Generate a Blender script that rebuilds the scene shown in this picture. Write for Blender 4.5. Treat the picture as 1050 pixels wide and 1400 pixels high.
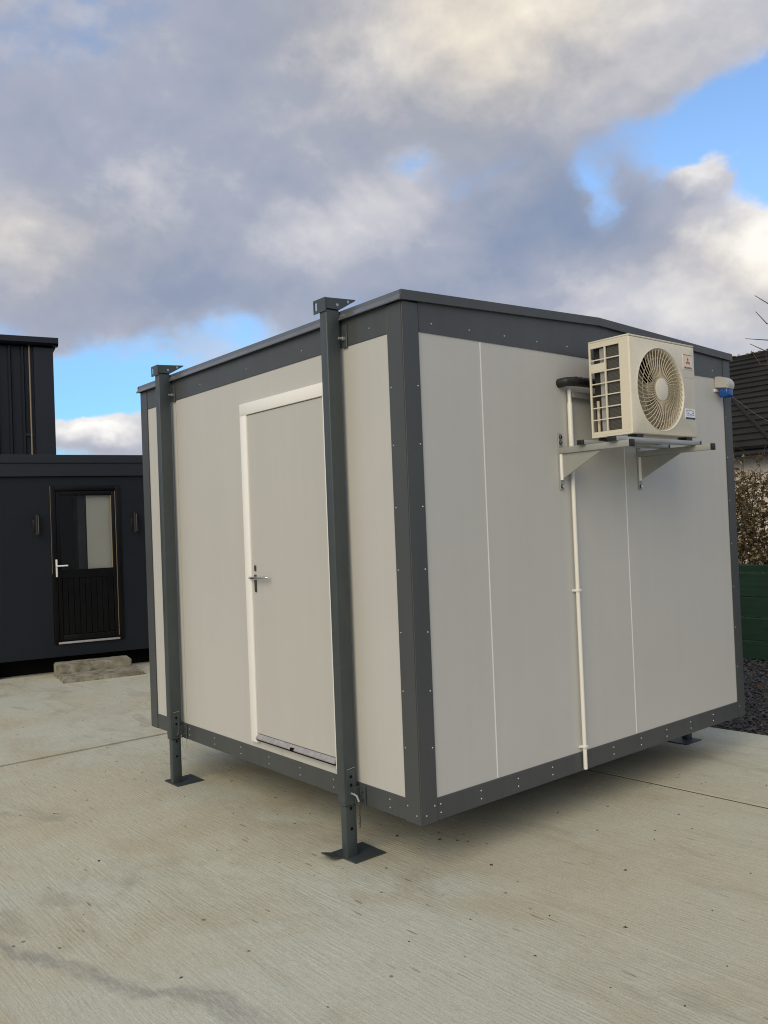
import bpy, bmesh, math, random
from mathutils import Vector, Matrix

for o in list(bpy.data.objects):
    bpy.data.objects.remove(o, do_unlink=True)
scene = bpy.context.scene
COL = scene.collection
R = math.radians
random.seed(7)

# ------------------------------------------------------------------ camera
CAM_POS = Vector((2.99793662, -2.62805352, 1.40958018))
PIT, ROLL, YAW, FPX = 0.0177245, -0.0391867, -0.8812838, 1153.254
fw = Vector((math.sin(YAW) * math.cos(PIT), math.cos(YAW) * math.cos(PIT), math.sin(PIT)))
rt = Vector((math.cos(YAW), -math.sin(YAW), 0))
up = rt.cross(fw)
rt2 = rt * math.cos(ROLL) + up * math.sin(ROLL)
up2 = -rt * math.sin(ROLL) + up * math.cos(ROLL)
cam_data = bpy.data.cameras.new('camera')
cam_data.sensor_fit = 'VERTICAL'
cam_data.sensor_height = 36.0
cam_data.sensor_width = 27.0
cam_data.lens = 36.0 * FPX / 1400.0
cam_data.clip_start = 0.05
cam_data.clip_end = 2000
cam = bpy.data.objects.new('camera', cam_data)
COL.objects.link(cam)
m = Matrix.Identity(4)
for i in range(3):
    m[i][0] = rt2[i]; m[i][1] = up2[i]; m[i][2] = -fw[i]; m[i][3] = CAM_POS[i]
cam.matrix_world = m
scene.camera = cam

# ------------------------------------------------------------------ sun, exposure
SUN_AZ, SUN_EL = 295.0, 33.0           # direction towards the sun, degrees from +X, counter-clockwise
SUN_STRENGTH, SUN_ANGLE = 1.5, 45.0
EXPOSURE = 0.32
sun_dir = Vector((math.cos(R(SUN_AZ)) * math.cos(R(SUN_EL)), math.sin(R(SUN_AZ)) * math.cos(R(SUN_EL)), math.sin(R(SUN_EL))))
sl = bpy.data.lights.new('sun', 'SUN')
sl.energy = SUN_STRENGTH
sl.angle = R(SUN_ANGLE)
sl.color = (1.0, 0.835, 0.56)
so = bpy.data.objects.new('sun', sl)
COL.objects.link(so)
so.rotation_euler = (-sun_dir).to_track_quat('-Z', 'Y').to_euler()
so.location = (0, 0, 20)
scene.view_settings.view_transform = 'Standard'
scene.view_settings.look = 'None'
scene.view_settings.gamma = 1.0
scene.view_settings.exposure = EXPOSURE
scene.view_settings.use_curve_mapping = False
scene.cycles.filter_width = 1.1


# ------------------------------------------------------------------ node helper
class NT:
    def __init__(s, tree):
        s.t = tree; s.n = tree.nodes; s.l = tree.links

    def node(s, typ, **kw):
        n = s.n.new(typ)
        for k, v in kw.items():
            setattr(n, k, v)
        return n

    def put(s, sock, v):
        if v is None:
            return
        if hasattr(v, 'is_output') or isinstance(v, bpy.types.NodeSocket):
            s.l.new(v, sock)
        else:
            if hasattr(sock, 'default_value'):
                try:
                    sock.default_value = v
                except Exception:
                    sock.default_value = (v[0], v[1], v[2], 1.0)

    def math(s, op, a, b=None, c=None, clamp=False):
        n = s.node('ShaderNodeMath', operation=op, use_clamp=clamp)
        s.put(n.inputs[0], a); s.put(n.inputs[1], b)
        if c is not None:
            s.put(n.inputs[2], c)
        return n.outputs[0]

    def vmath(s, op, a, b=None, scale=None):
        n = s.node('ShaderNodeVectorMath', operation=op)
        s.put(n.inputs[0], a)
        if b is not None:
            s.put(n.inputs[1], b)
        if scale is not None:
            s.put(n.inputs['Scale'], scale)
        return n.outputs['Value'] if op in ('DOT_PRODUCT', 'LENGTH', 'DISTANCE') else n.outputs['Vector']

    def noise(s, vec, scale, detail=4, rough=0.5, dist=0.0, lac=2.0):
        n = s.node('ShaderNodeTexNoise')
        s.put(n.inputs['Vector'], vec)
        n.inputs['Scale'].default_value = scale
        n.inputs['Detail'].default_value = detail
        n.inputs['Roughness'].default_value = rough
        n.inputs['Lacunarity'].default_value = lac
        n.inputs['Distortion'].default_value = dist
        return n.outputs['Fac']

    def ramp(s, v, a, b, c=0.0, d=1.0, smooth=True):
        n = s.node('ShaderNodeMapRange', interpolation_type='SMOOTHSTEP' if smooth else 'LINEAR')
        s.put(n.inputs['Value'], v)
        s.put(n.inputs['From Min'], a); s.put(n.inputs['From Max'], b)
        s.put(n.inputs['To Min'], c); s.put(n.inputs['To Max'], d)
        return n.outputs['Result']

    def mix(s, f, a, b, blend='MIX'):
        n = s.node('ShaderNodeMix', data_type='RGBA', blend_type=blend)
        s.put(n.inputs[0], f)
        for sock, v in ((n.inputs[6], a), (n.inputs[7], b)):
            if isinstance(v, tuple):
                sock.default_value = (v[0], v[1], v[2], 1.0)
            else:
                s.put(sock, v)
        return n.outputs[2]

    def scalev(s, vec, sc):
        return s.vmath('MULTIPLY', vec, sc)


# ------------------------------------------------------------------ sky
def make_world():
    w = bpy.data.worlds.new('World')
    scene.world = w
    w.use_nodes = True
    w.node_tree.nodes.clear()
    g = NT(w.node_tree)
    out = g.node('ShaderNodeOutputWorld')
    bg = g.node('ShaderNodeBackground')
    g.l.new(bg.outputs[0], out.inputs['Surface'])
    STR = 0.15
    bg.inputs['Strength'].default_value = STR
    sky = g.node('ShaderNodeTexSky', sky_type='NISHITA')
    sky.sun_disc = False
    sky.sun_elevation = R(SUN_EL)
    sky.sun_rotation = R(90.0 - SUN_AZ)
    sky.air_density = 1.0
    sky.dust_density = 0.6
    sky.ozone_density = 2.0
    tc = g.node('ShaderNodeTexCoord')
    d = g.vmath('NORMALIZE', tc.outputs['Generated'])
    sep = g.node('ShaderNodeSeparateXYZ')
    g.l.new(d, sep.inputs[0])
    x, y, z = sep.outputs
    el = g.math('MULTIPLY', g.math('ARCSINE', z), 57.29578)
    az = g.math('MULTIPLY', g.math('ARCTAN2', y, x), 57.29578)
    # cloud noise on the dome, flattened with height
    p = g.vmath('MULTIPLY', d, (1.0, 1.0, 1.35))
    warp = g.node('ShaderNodeTexNoise')
    g.put(warp.inputs['Vector'], p)
    warp.inputs['Scale'].default_value = 5.0
    warp.inputs['Detail'].default_value = 3.0
    wv = g.vmath('SUBTRACT', warp.outputs['Color'], (0.5, 0.5, 0.5))
    p2 = g.vmath('ADD', p, g.vmath('SCALE', wv, scale=0.05))
    n_big = g.noise(p2, 3.2, 5, 0.46)
    n_fine = g.noise(p2, 11.0, 8, 0.56)
    off = g.vmath('ADD', p2, (0.028, -0.02, 0.06))
    n_off = g.noise(off, 3.2, 5, 0.46)
    n_off2 = g.noise(g.vmath('ADD', p2, (0.008, -0.006, 0.02)), 11.0, 8, 0.56)

    # ragged outlines for the openings and banks
    wsep = g.node('ShaderNodeSeparateColor')
    rag = g.node('ShaderNodeTexNoise')
    g.put(rag.inputs['Vector'], p)
    rag.inputs['Scale'].default_value = 7.0
    rag.inputs['Detail'].default_value = 5.0
    rag.inputs['Roughness'].default_value = 0.55
    g.l.new(rag.outputs['Color'], wsep.inputs[0])
    azw = g.math('ADD', az, g.math('MULTIPLY', g.math('SUBTRACT', wsep.outputs[0], 0.5), 9.0))
    elw = g.math('ADD', el, g.math('MULTIPLY', g.math('SUBTRACT', wsep.outputs[1], 0.5), 6.5))

    def blob(a0, e0, ra, re):
        da = g.math('DIVIDE', g.math('SUBTRACT', azw, a0), ra)
        de = g.math('DIVIDE', g.math('SUBTRACT', elw, e0), re)
        r2 = g.math('ADD', g.math('MULTIPLY', da, da), g.math('MULTIPLY', de, de))
        return g.math('EXPONENT', g.math('MULTIPLY', r2, -1.0))

    def addup(lst):
        acc = None
        for wgt, b in lst:
            t = g.math('MULTIPLY', blob(*b), wgt)
            acc = t if acc is None else g.math('ADD', acc, t)
        return acc
    cov = g.math('ADD', g.math('MULTIPLY', g.math('SUBTRACT', n_big, 0.5), 0.9),
                 g.math('MULTIPLY', g.math('SUBTRACT', n_fine, 0.5), 0.75))
    holes = addup(SKY_COVER)
    cov = g.math('ADD', g.math('ADD', cov, holes), 0.30)
    mask = g.ramp(cov, -0.06, 0.34)
    # brightness of the cloud
    lit = g.math('ADD', g.math('MULTIPLY', g.math('SUBTRACT', n_big, n_off), 0.95),
                 g.math('MULTIPLY', g.math('SUBTRACT', n_fine, n_off2), 0.42))
    thin = g.ramp(cov, 0.05, 0.55, 0.16, 0.0)
    t = g.math('ADD', g.math('ADD', lit, thin), g.math('ADD', addup(SKY_LIGHT), 0.47))
    t = g.math('ADD', t, g.math('MULTIPLY', g.math('SUBTRACT', n_fine, 0.5), 0.20))
    cr = g.node('ShaderNodeValToRGB')
    g.put(cr.inputs[0], t)
    els = cr.color_ramp.elements
    stops = CLOUD_RAMP
    els[0].position = stops[0][0]; els[0].color = (*[c / STR for c in stops[0][1]], 1)
    els[1].position = stops[-1][0]; els[1].color = (*[c / STR for c in stops[-1][1]], 1)
    for pos, c in stops[1:-1]:
        e = els.new(pos); e.color = (*[k / STR for k in c], 1)
    warm = g.mix(g.math('MINIMUM', addup(SKY_WARM), 1.0), cr.outputs[0], (1.0, 0.93, 0.80), 'MULTIPLY')
    skyc = g.mix(1.0, sky.outputs[0], g.mix(g.ramp(el, 4.0, 22.0), SKY_TINT_LOW, SKY_TINT), 'MULTIPLY')
    col = g.mix(mask, skyc, warm)
    # below the horizon: dull ground colour
    col = g.mix(g.ramp(el, -1.5, 0.5), tuple(c / STR for c in (0.16, 0.15, 0.13)), col)
    g.l.new(col, bg.inputs['Color'])


SKY_TINT = (1.00, 1.10, 1.18)
SKY_TINT_LOW = (0.46, 0.74, 0.92)
SKY_COVER = [(-0.85, (115.0, 23.4, 6.0, 1.9)), (-0.8, (113.5, 19.4, 3.2, 3.0)), (-0.34, (125.6, 20.0, 1.5, 2.2)),
             (-0.30, (138.2, 23.0, 1.8, 1.2)), (-0.75, (162.0, 9.4, 10.0, 2.4)), (-0.30, (150.0, 12.2, 4.0, 1.4)),
             (0.75, (118.0, 20.9, 1.7, 1.2)), (0.70, (115.5, 15.6, 4.0, 2.6)), (0.75, (160.0, 6.6, 3.6, 1.0)),
             (0.40, (135.0, 29.5, 16.0, 4.5)), (0.22, (129.0, 17.0, 7.0, 3.0)), (0.35, (152.0, 21.0, 16.0, 5.0)),
             (-0.15, (140.0, 4.0, 60.0, 2.6))]
SKY_LIGHT = [(0.33, (133.0, 30.0, 12.5, 6.0)), (0.52, (115.5, 16.4, 3.2, 2.2)), (0.55, (160.0, 6.8, 3.4, 1.0)),
             (0.44, (118.0, 21.2, 1.5, 1.2)), (-0.36, (127.5, 19.3, 7.0, 3.2)), (0.28, (143.0, 20.0, 6.5, 2.2)),
             (-0.16, (150.0, 14.6, 12.0, 2.0)), (0.20, (165.0, 18.0, 5.5, 2.6)), (-0.08, (158.0, 27.0, 10.0, 4.0)),
             (0.26, (121.0, 13.2, 7.0, 2.4)), (0.14, (157.0, 21.5, 5.0, 2.0)), (0.22, (121.0, 30.5, 7.0, 4.0)), (-0.10, (146.0, 20.0, 24.0, 10.0))]
SKY_WARM = [(1.0, (132.0, 31.0, 13.0, 7.0)), (0.5, (116.0, 15.0, 6.0, 3.0)), (0.5, (163.0, 18.0, 8.0, 3.0))]
CLOUD_RAMP = [(0.0, (0.175, 0.235, 0.36)), (0.28, (0.245, 0.285, 0.385)), (0.48, (0.32, 0.345, 0.425)), (0.66, (0.47, 0.475, 0.52)), (0.85, (0.66, 0.65, 0.65)), (1.0, (0.82, 0.81, 0.79))]
make_world()


# ------------------------------------------------------------------ materials
MATS = {}


def new_mat(name):
    mt = bpy.data.materials.new(name)
    mt.use_nodes = True
    g = NT(mt.node_tree)
    b = mt.node_tree.nodes['Principled BSDF']
    MATS[name] = mt
    return mt, g, b


def coords(g):
    return g.node('ShaderNodeTexCoord').outputs['Object']


def world_pos(g):
    return g.node('ShaderNodeNewGeometry').outputs['Position']


def bump(g, b, h, strength=0.2, dist=0.01):
    n = g.node('ShaderNodeBump')
    n.inputs['Strength'].default_value = strength
    n.inputs['Distance'].default_value = dist
    g.put(n.inputs['Height'], h)
    g.l.new(n.outputs[0], b.inputs['Normal'])


def paint(name, col, rough=0.45, var=0.08, nscale=3.0, metal=0.0, spec=0.5, bumpk=0.03, bscale=60.0, streak=0.0, dirt=None):
    mt, g, b = new_mat(name)
    P = world_pos(g)
    n = g.noise(P, nscale, 5, 0.6)
    k = g.ramp(n, 0.25, 0.75, 1.0 - var, 1.0 + var, smooth=False)
    c = g.vmath('SCALE', col, scale=k)
    if streak:
        s = g.noise(g.vmath('MULTIPLY', P, (14.0, 14.0, 0.35)), 1.0, 4, 0.6)
        c = g.vmath('SCALE', c, scale=g.ramp(s, 0.3, 0.75, 1.0, 1.0 - streak, smooth=False))
    if dirt:
        n2 = g.noise(P, 9.0, 6, 0.65)
        c = g.mix(g.ramp(n2, 0.52, 0.8, 0.0, dirt[1]), c, dirt[0])
    g.l.new(c, b.inputs['Base Color'])
    r = g.ramp(g.noise(P, nscale * 2.3, 4, 0.6), 0.3, 0.7, rough - 0.06, rough + 0.08, smooth=False)
    g.l.new(r, b.inputs['Roughness'])
    b.inputs['Metallic'].default_value = metal
    b.inputs['Specular IOR Level'].default_value = spec
    if bumpk:
        bump(g, b, g.noise(P, bscale, 3, 0.5), bumpk, 0.004)
    return mt


paint('panel_paint', (0.523, 0.524, 0.498), 0.42, 0.03, 1.3, bumpk=0.05, bscale=5.0, spec=0.4, streak=0.03)
paint('door_paint', (0.507, 0.507, 0.478), 0.42, 0.018, 1.6, bumpk=0.05, bscale=4.0, spec=0.4, streak=0.03)
paint('frame_grey', (0.066, 0.073, 0.077), 0.42, 0.08, 2.0, bumpk=0.06, bscale=7.0, streak=0.12)
paint('leg_grey', (0.052, 0.066, 0.070), 0.40, 0.12, 5.0, bumpk=0.10, bscale=40.0, streak=0.10, dirt=((0.10, 0.10, 0.09), 0.35))
paint('roof_flashing', (0.085, 0.095, 0.10), 0.30, 0.08, 3.0, bumpk=0.05, bscale=6.0)
paint('eaves_metal', (0.15, 0.165, 0.18), 0.26, 0.10, 4.0, metal=0.35, bumpk=0.08, bscale=5.0)
paint('white_upvc', (0.87, 0.87, 0.84), 0.35, 0.02, 3.0, bumpk=0.0)
paint('white_plastic', (0.78, 0.77, 0.72), 0.4, 0.03, 6.0, bumpk=0.02)
paint('siren_grey', (0.44, 0.44, 0.43), 0.45, 0.04, 9.0, bumpk=0.02)
paint('joint_seal', (0.10, 0.088, 0.068), 0.9, 0.3, 6.0, bumpk=0.3, bscale=40.0, spec=0.1)
paint('joint_white', (0.80, 0.80, 0.80), 0.5, 0.02, 5.0, bumpk=0.0)
paint('ac_cream', (0.70, 0.665, 0.555), 0.42, 0.03, 4.0, bumpk=0.04, bscale=120.0, dirt=((0.50, 0.45, 0.34), 0.25))
paint('ac_fan', (0.54, 0.48, 0.36), 0.5, 0.06, 8.0, bumpk=0.0)
paint('ac_dark', (0.012, 0.012, 0.012), 0.7, 0.05, 5.0, bumpk=0.0)
paint('rubber_black', (0.012, 0.012, 0.013), 0.45, 0.1, 20.0, bumpk=0.25, bscale=90.0)
paint('galvanised', (0.42, 0.44, 0.44), 0.42, 0.14, 14.0, metal=0.55, bumpk=0.05, bscale=80.0)
paint('bracket_paint', (0.34, 0.355, 0.34), 0.45, 0.06, 9.0, metal=0.2, bumpk=0.03)
paint('chrome', (0.62, 0.62, 0.63), 0.16, 0.03, 8.0, metal=1.0, bumpk=0.0)
paint('dark_metal', (0.10, 0.10, 0.10), 0.35, 0.1, 8.0, metal=0.8, bumpk=0.0)
paint('aluminium', (0.40, 0.39, 0.40), 0.5, 0.2, 30.0, metal=0.3, bumpk=0.1)
paint('rivet_metal', (0.50, 0.50, 0.49), 0.3, 0.05, 8.0, metal=0.4, bumpk=0.0)
paint('black_gap', (0.006, 0.006, 0.006), 0.8, 0.0, 3.0, bumpk=0.0, spec=0.1)
paint('underside', (0.05, 0.048, 0.042), 0.8, 0.15, 3.0, bumpk=0.1, bscale=20.0)
paint('anthracite', (0.006, 0.0095, 0.0155), 0.50, 0.14, 1.2, spec=0.32, bumpk=0.05, bscale=3.0, streak=0.10)
paint('anthracite_trim', (0.009, 0.0125, 0.018), 0.40, 0.10, 1.6, bumpk=0.04, bscale=4.0)
paint('hall_clad', (0.009, 0.0125, 0.018), 0.42, 0.12, 1.0, spec=0.35, bumpk=0.05, bscale=3.0, streak=0.2)
paint('hall_trim', (0.008, 0.010, 0.016), 0.35, 0.12, 1.0, bumpk=0.0)
paint('black_upvc', (0.0025, 0.0026, 0.003), 0.35, 0.08, 3.0, bumpk=0.0, spec=0.22)
paint('edge_tan', (0.28, 0.22, 0.14), 0.4, 0.08, 3.0, bumpk=0.0)
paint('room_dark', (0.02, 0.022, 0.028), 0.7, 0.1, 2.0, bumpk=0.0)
paint('reflection_cream', (0.78, 0.72, 0.60), 0.6, 0.04, 2.0, bumpk=0.0)  # cream for the reflection painted behind the office door glass
paint('lamp_body', (0.030, 0.029, 0.028), 0.35, 0.1, 9.0, metal=0.6, bumpk=0.0)
paint('lamp_steel', (0.22, 0.20, 0.17), 0.35, 0.08, 12.0, metal=0.7, bumpk=0.0)
paint('house_render', (0.74, 0.70, 0.62), 0.85, 0.10, 1.6, bumpk=0.5, bscale=25.0, spec=0.2)
paint('roof_tile', (0.020, 0.0195, 0.0185), 0.8, 0.30, 1.2, bumpk=0.3, bscale=30.0, spec=0.15, dirt=((0.035, 0.033, 0.026), 0.5))
paint('roof_moss', (0.09, 0.07, 0.03), 0.9, 0.4, 9.0, bumpk=0.4, bscale=30.0)
paint('gutter_black', (0.012, 0.012, 0.012), 0.4, 0.1, 4.0, bumpk=0.0)
paint('cable_grey', (0.20, 0.20, 0.20), 0.6, 0.1, 8.0, bumpk=0.0)
paint('logo_red', (0.55, 0.03, 0.035), 0.4, 0.03, 8.0, bumpk=0.0)
paint('logo_ink', (0.03, 0.025, 0.035), 0.4, 0.03, 8.0, bumpk=0.0)
paint('sticker_white', (0.82, 0.83, 0.86), 0.4, 0.02, 8.0, bumpk=0.0)
paint('sticker_blue', (0.22, 0.27, 0.52), 0.4, 0.05, 8.0, bumpk=0.0)
paint('sticker_navy', (0.012, 0.018, 0.06), 0.4, 0.05, 8.0, bumpk=0.0)
paint('bark', (0.060, 0.050, 0.040), 0.85, 0.25, 9.0, bumpk=0.3, bscale=40.0)
paint('hedge_twig', (0.075, 0.055, 0.032), 0.9, 0.3, 20.0, bumpk=0.0, spec=0.1)
paint('grit', (0.045, 0.038, 0.030), 0.9, 0.4, 30.0, bumpk=0.0)
paint('dry_leaf', (0.16, 0.065, 0.025), 0.75, 0.25, 30.0, bumpk=0.0)


def mat_fence():
    mt, g, b = new_mat('fence_green')
    P = world_pos(g)
    n = g.noise(g.vmath('MULTIPLY', P, (1.2, 1.2, 26.0)), 1.0, 6, 0.65)
    n2 = g.noise(P, 3.0, 5, 0.6)
    c = g.mix(g.ramp(n, 0.3, 0.75), (0.003, 0.024, 0.011), (0.006, 0.040, 0.019))
    c = g.mix(g.ramp(n2, 0.52, 0.75, 0, 0.6), c, (0.003, 0.012, 0.007))
    g.l.new(c, b.inputs['Base Color'])
    b.inputs['Roughness'].default_value = 0.65
    bump(g, b, n, 0.4, 0.006)


mat_fence()


def mat_concrete_block():
    mt, g, b = new_mat('rough_concrete')
    P = world_pos(g)
    n = g.noise(P, 5.0, 8, 0.7)
    n2 = g.noise(P, 60.0, 5, 0.7)
    c = g.mix(g.ramp(n, 0.35, 0.7), (0.20, 0.19, 0.145), (0.40, 0.385, 0.31))
    c = g.mix(g.ramp(n2, 0.5, 0.7, 0, 0.6), c, (0.40, 0.38, 0.32))
    moss = g.noise(P, 9.0, 6, 0.6)
    c = g.mix(g.ramp(moss, 0.5, 0.68, 0, 0.7), c, (0.085, 0.085, 0.05))
    g.l.new(c, b.inputs['Base Color'])
    b.inputs['Roughness'].default_value = 0.92
    b.inputs['Specular IOR Level'].default_value = 0.2
    bump(g, b, g.math('ADD', n, g.math('MULTIPLY', n2, 0.6)), 0.7, 0.02)


mat_concrete_block()


def mat_yard():
    mt, g, b = new_mat('brushed_concrete')
    P = world_pos(g)
    sep = g.node('ShaderNodeSeparateXYZ')
    g.l.new(P, sep.inputs[0])
    X, Y, Z = sep.outputs
    # slight waviness of the broom strokes
    wob = g.math('MULTIPLY', g.math('SUBTRACT', g.noise(P, 0.6, 2, 0.5), 0.5), 0.05)
    Yw = g.math('ADD', Y, wob)
    comb = g.node('ShaderNodeCombineXYZ')
    g.put(comb.inputs[0], g.math('MULTIPLY', X, 5.5)); g.put(comb.inputs[1], g.math('MULTIPLY', Yw, 70.0)); g.put(comb.inputs[2], 0.0)
    broom = g.noise(comb.outputs[0], 1.0, 4, 0.6)
    comb2 = g.node('ShaderNodeCombineXYZ')
    g.put(comb2.inputs[0], g.math('MULTIPLY', X, 26.0)); g.put(comb2.inputs[1], g.math('MULTIPLY', Yw, 120.0)); g.put(comb2.inputs[2], 3.0)
    broom2 = g.noise(comb2.outputs[0], 1.0, 3, 0.6)
    comb3 = g.node('ShaderNodeCombineXYZ')
    g.put(comb3.inputs[0], g.math('MULTIPLY', X, 0.6)); g.put(comb3.inputs[1], g.math('MULTIPLY', Yw, 7.0)); g.put(comb3.inputs[2], 8.0)
    broad = g.noise(comb3.outputs[0], 1.0, 5, 0.6)
    ph = g.math('ADD', g.math('MULTIPLY', Yw, 2 * math.pi / 0.019), g.math('MULTIPLY', g.noise(g.vmath('MULTIPLY', P, (0.5, 3.0, 1.0)), 1.5, 4, 0.6), 3.0))
    tine = g.math('ADD', g.math('MULTIPLY', g.math('SINE', ph), 0.5), 0.5)
    tine_amt = g.math('MULTIPLY', g.ramp(g.noise(P, 1.1, 5, 0.65), 0.38, 0.62, 0.15, 1.0), g.ramp(g.noise(P, 35.0, 4, 0.7), 0.3, 0.7, 0.3, 1.0))
    grain = g.noise(P, 150.0, 5, 0.75)
    mid = g.noise(P, 22.0, 6, 0.7)
    big = g.noise(P, 0.55, 6, 0.6, 0.4)
    big2 = g.noise(g.vmath('ADD', P, (13.0, 7.0, 2.0)), 1.5, 6, 0.62, 0.5)
    c = g.mix(g.ramp(big, 0.36, 0.62), (0.480, 0.458, 0.352), (0.500, 0.512, 0.425))
    c = g.mix(g.ramp(big2, 0.48, 0.68, 0, 0.6), c, (0.425, 0.385, 0.275))
    c = g.mix(g.ramp(broad, 0.52, 0.75, 0, 0.40), c, (0.395, 0.362, 0.270))
    c = g.mix(g.ramp(mid, 0.55, 0.75, 0, 0.35), c, (0.370, 0.335, 0.250))
    gr_amt = g.ramp(g.noise(P, 0.8, 4, 0.6), 0.35, 0.65, 0.20, 0.60)
    k = g.math('ADD', 1.0, g.math('MULTIPLY', g.math('SUBTRACT', broom, 0.5), gr_amt))
    k = g.math('ADD', k, g.math('MULTIPLY', g.math('SUBTRACT', broom2, 0.5), 0.28))
    k = g.math('ADD', k, g.math('MULTIPLY', g.math('SUBTRACT', grain, 0.5), 0.85))
    k = g.math('SUBTRACT', k, g.math('MULTIPLY', g.math('MULTIPLY', tine, tine_amt), 0.11))
    k = g.math('ADD', k, 0.06)
    c = g.vmath('SCALE', c, scale=k)
    # dried dark trail left by water
    fc = g.node('ShaderNodeFloatCurve')
    fx = g.ramp(X, -1.6, 1.4, 0.0, 1.0, smooth=False)
    g.put(fc.inputs['Value'], fx)
    cur = fc.mapping.curves[0]
    pts = [(-1.6, -1.83), (-0.8, -1.661), (-0.3, -1.476), (-0.036, -1.40), (0.10, -1.27), (0.213, -1.216), (0.466, -1.18), (0.9, -1.15), (1.4, -1.25)]
    nrm = [((px + 1.6) / 3.0, (py + 2.0) / 1.0) for px, py in pts]
    cur.points[0].location = nrm[0]; cur.points[1].location = nrm[-1]
    for q in nrm[1:-1]:
        cur.points.new(*q)
    fc.mapping.update()
    yc = g.math('SUBTRACT', fc.outputs[0], 2.0)
    nj = g.math('MULTIPLY', g.math('SUBTRACT', g.noise(P, 7.0, 6, 0.7), 0.5), 0.16)
    dist = g.math('ABSOLUTE', g.math('ADD', g.math('SUBTRACT', Y, yc), nj))
    wid = g.ramp(X, -0.8, 0.5, 0.040, 0.085, smooth=False)
    tr = g.math('SUBTRACT', 1.0, g.ramp(g.math('DIVIDE', dist, wid), 0.15, 1.15))
    tr = g.math('MULTIPLY', tr, g.ramp(X, 0.15, 0.75, 0.75, 0.35))
    trn = g.ramp(g.noise(g.vmath('MULTIPLY', P, (2.0, 6.0, 1.0)), 6.0, 6, 0.7), 0.32, 0.62, 0.35, 1.0)
    c = g.mix(g.math('MULTIPLY', g.math('MULTIPLY', tr, trn), 0.75), c, (0.215, 0.212, 0.215))
    # grey stains of older puddles
    st = g.noise(g.vmath('MULTIPLY', P, (0.9, 2.2, 1.0)), 1.1, 6, 0.65, 0.8)
    c = g.mix(g.ramp(st, 0.54, 0.70, 0, 0.5), c, (0.320, 0.308, 0.240))
    # small pits
    vo = g.node('ShaderNodeTexVoronoi', feature='F1')
    vo.inputs['Scale'].default_value = 7.0
    pw = g.vmath('ADD', g.vmath('MULTIPLY', P, (0.75, 1.0, 0.0)), g.vmath('SCALE', g.vmath('SUBTRACT', g.node('ShaderNodeTexNoise').outputs['Color'], (0.5, 0.5, 0.5)), scale=0.0))
    g.put(vo.inputs['Vector'], pw)
    vsep = g.node('ShaderNodeSeparateColor')
    g.l.new(vo.outputs['Color'], vsep.inputs[0])
    rad = g.ramp(vsep.outputs[0], 0.45, 1.0, 0.0, 0.062, smooth=False)
    dd = g.math('ADD', vo.outputs['Distance'], g.math('MULTIPLY', g.math('SUBTRACT', g.noise(P, 60.0, 3, 0.6), 0.5), 0.04))
    pit = g.math('MULTIPLY', g.math('LESS_THAN', dd, rad), g.math('GREATER_THAN', vsep.outputs[0], 0.5))
    c = g.mix(g.math('MULTIPLY', pit, 0.65), c, (0.10, 0.075, 0.045))
    # short dark broom tears
    vt = g.node('ShaderNodeTexVoronoi', feature='F1')
    vt.inputs['Scale'].default_value = 1.0
    g.put(vt.inputs['Vector'], g.vmath('MULTIPLY', P, (7.0, 42.0, 0.0)))
    tsep = g.node('ShaderNodeSeparateColor')
    g.l.new(vt.outputs['Color'], tsep.inputs[0])
    tear = g.math('LESS_THAN', g.math('ADD', vt.outputs['Distance'], g.math('MULTIPLY', g.noise(P, 90.0, 3, 0.6), 0.3)), g.ramp(tsep.outputs[1], 0.80, 1.0, 0.10, 0.42, smooth=False))
    tear = g.math('MULTIPLY', tear, g.ramp(g.noise(P, 0.9, 3, 0.6), 0.40, 0.56, 0.25, 1.0))
    c = g.mix(g.math('MULTIPLY', tear, 0.7), c, (0.19, 0.16, 0.105))
    # pale scuffs across the broom strokes
    comb4 = g.node('ShaderNodeCombineXYZ')
    g.put(comb4.inputs[0], g.math('MULTIPLY', X, 30.0)); g.put(comb4.inputs[1], g.math('MULTIPLY', Y, 1.1)); g.put(comb4.inputs[2], 5.0)
    sc = g.noise(comb4.outputs[0], 1.0, 3, 0.6)
    c = g.mix(g.ramp(sc, 0.66, 0.78, 0, 0.22), c, (0.60, 0.585, 0.52))
    comb5 = g.node('ShaderNodeCombineXYZ')
    g.put(comb5.inputs[0], g.math('MULTIPLY', X, 0.35)); g.put(comb5.inputs[1], g.math('MULTIPLY', Yw, 26.0)); g.put(comb5.inputs[2], 2.0)
    pl = g.noise(comb5.outputs[0], 1.0, 2, 0.5)
    c = g.mix(g.ramp(pl, 0.68, 0.76, 0, 0.35), c, (0.62, 0.60, 0.53))
    g.l.new(c, b.inputs['Base Color'])
    b.inputs['Roughness'].default_value = 0.88
    b.inputs['Specular IOR Level'].default_value = 0.22
    h = g.math('ADD', g.math('MULTIPLY', broom, 1.0), g.math('ADD', g.math('MULTIPLY', broom2, 0.4), g.math('MULTIPLY', grain, 0.35)))
    h = g.math('SUBTRACT', h, g.math('MULTIPLY', pit, 1.0))
    h = g.math('SUBTRACT', h, g.math('MULTIPLY', g.math('MULTIPLY', tine, tine_amt), 0.22))
    bump(g, b, h, 0.55, 0.006)


mat_yard()


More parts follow.
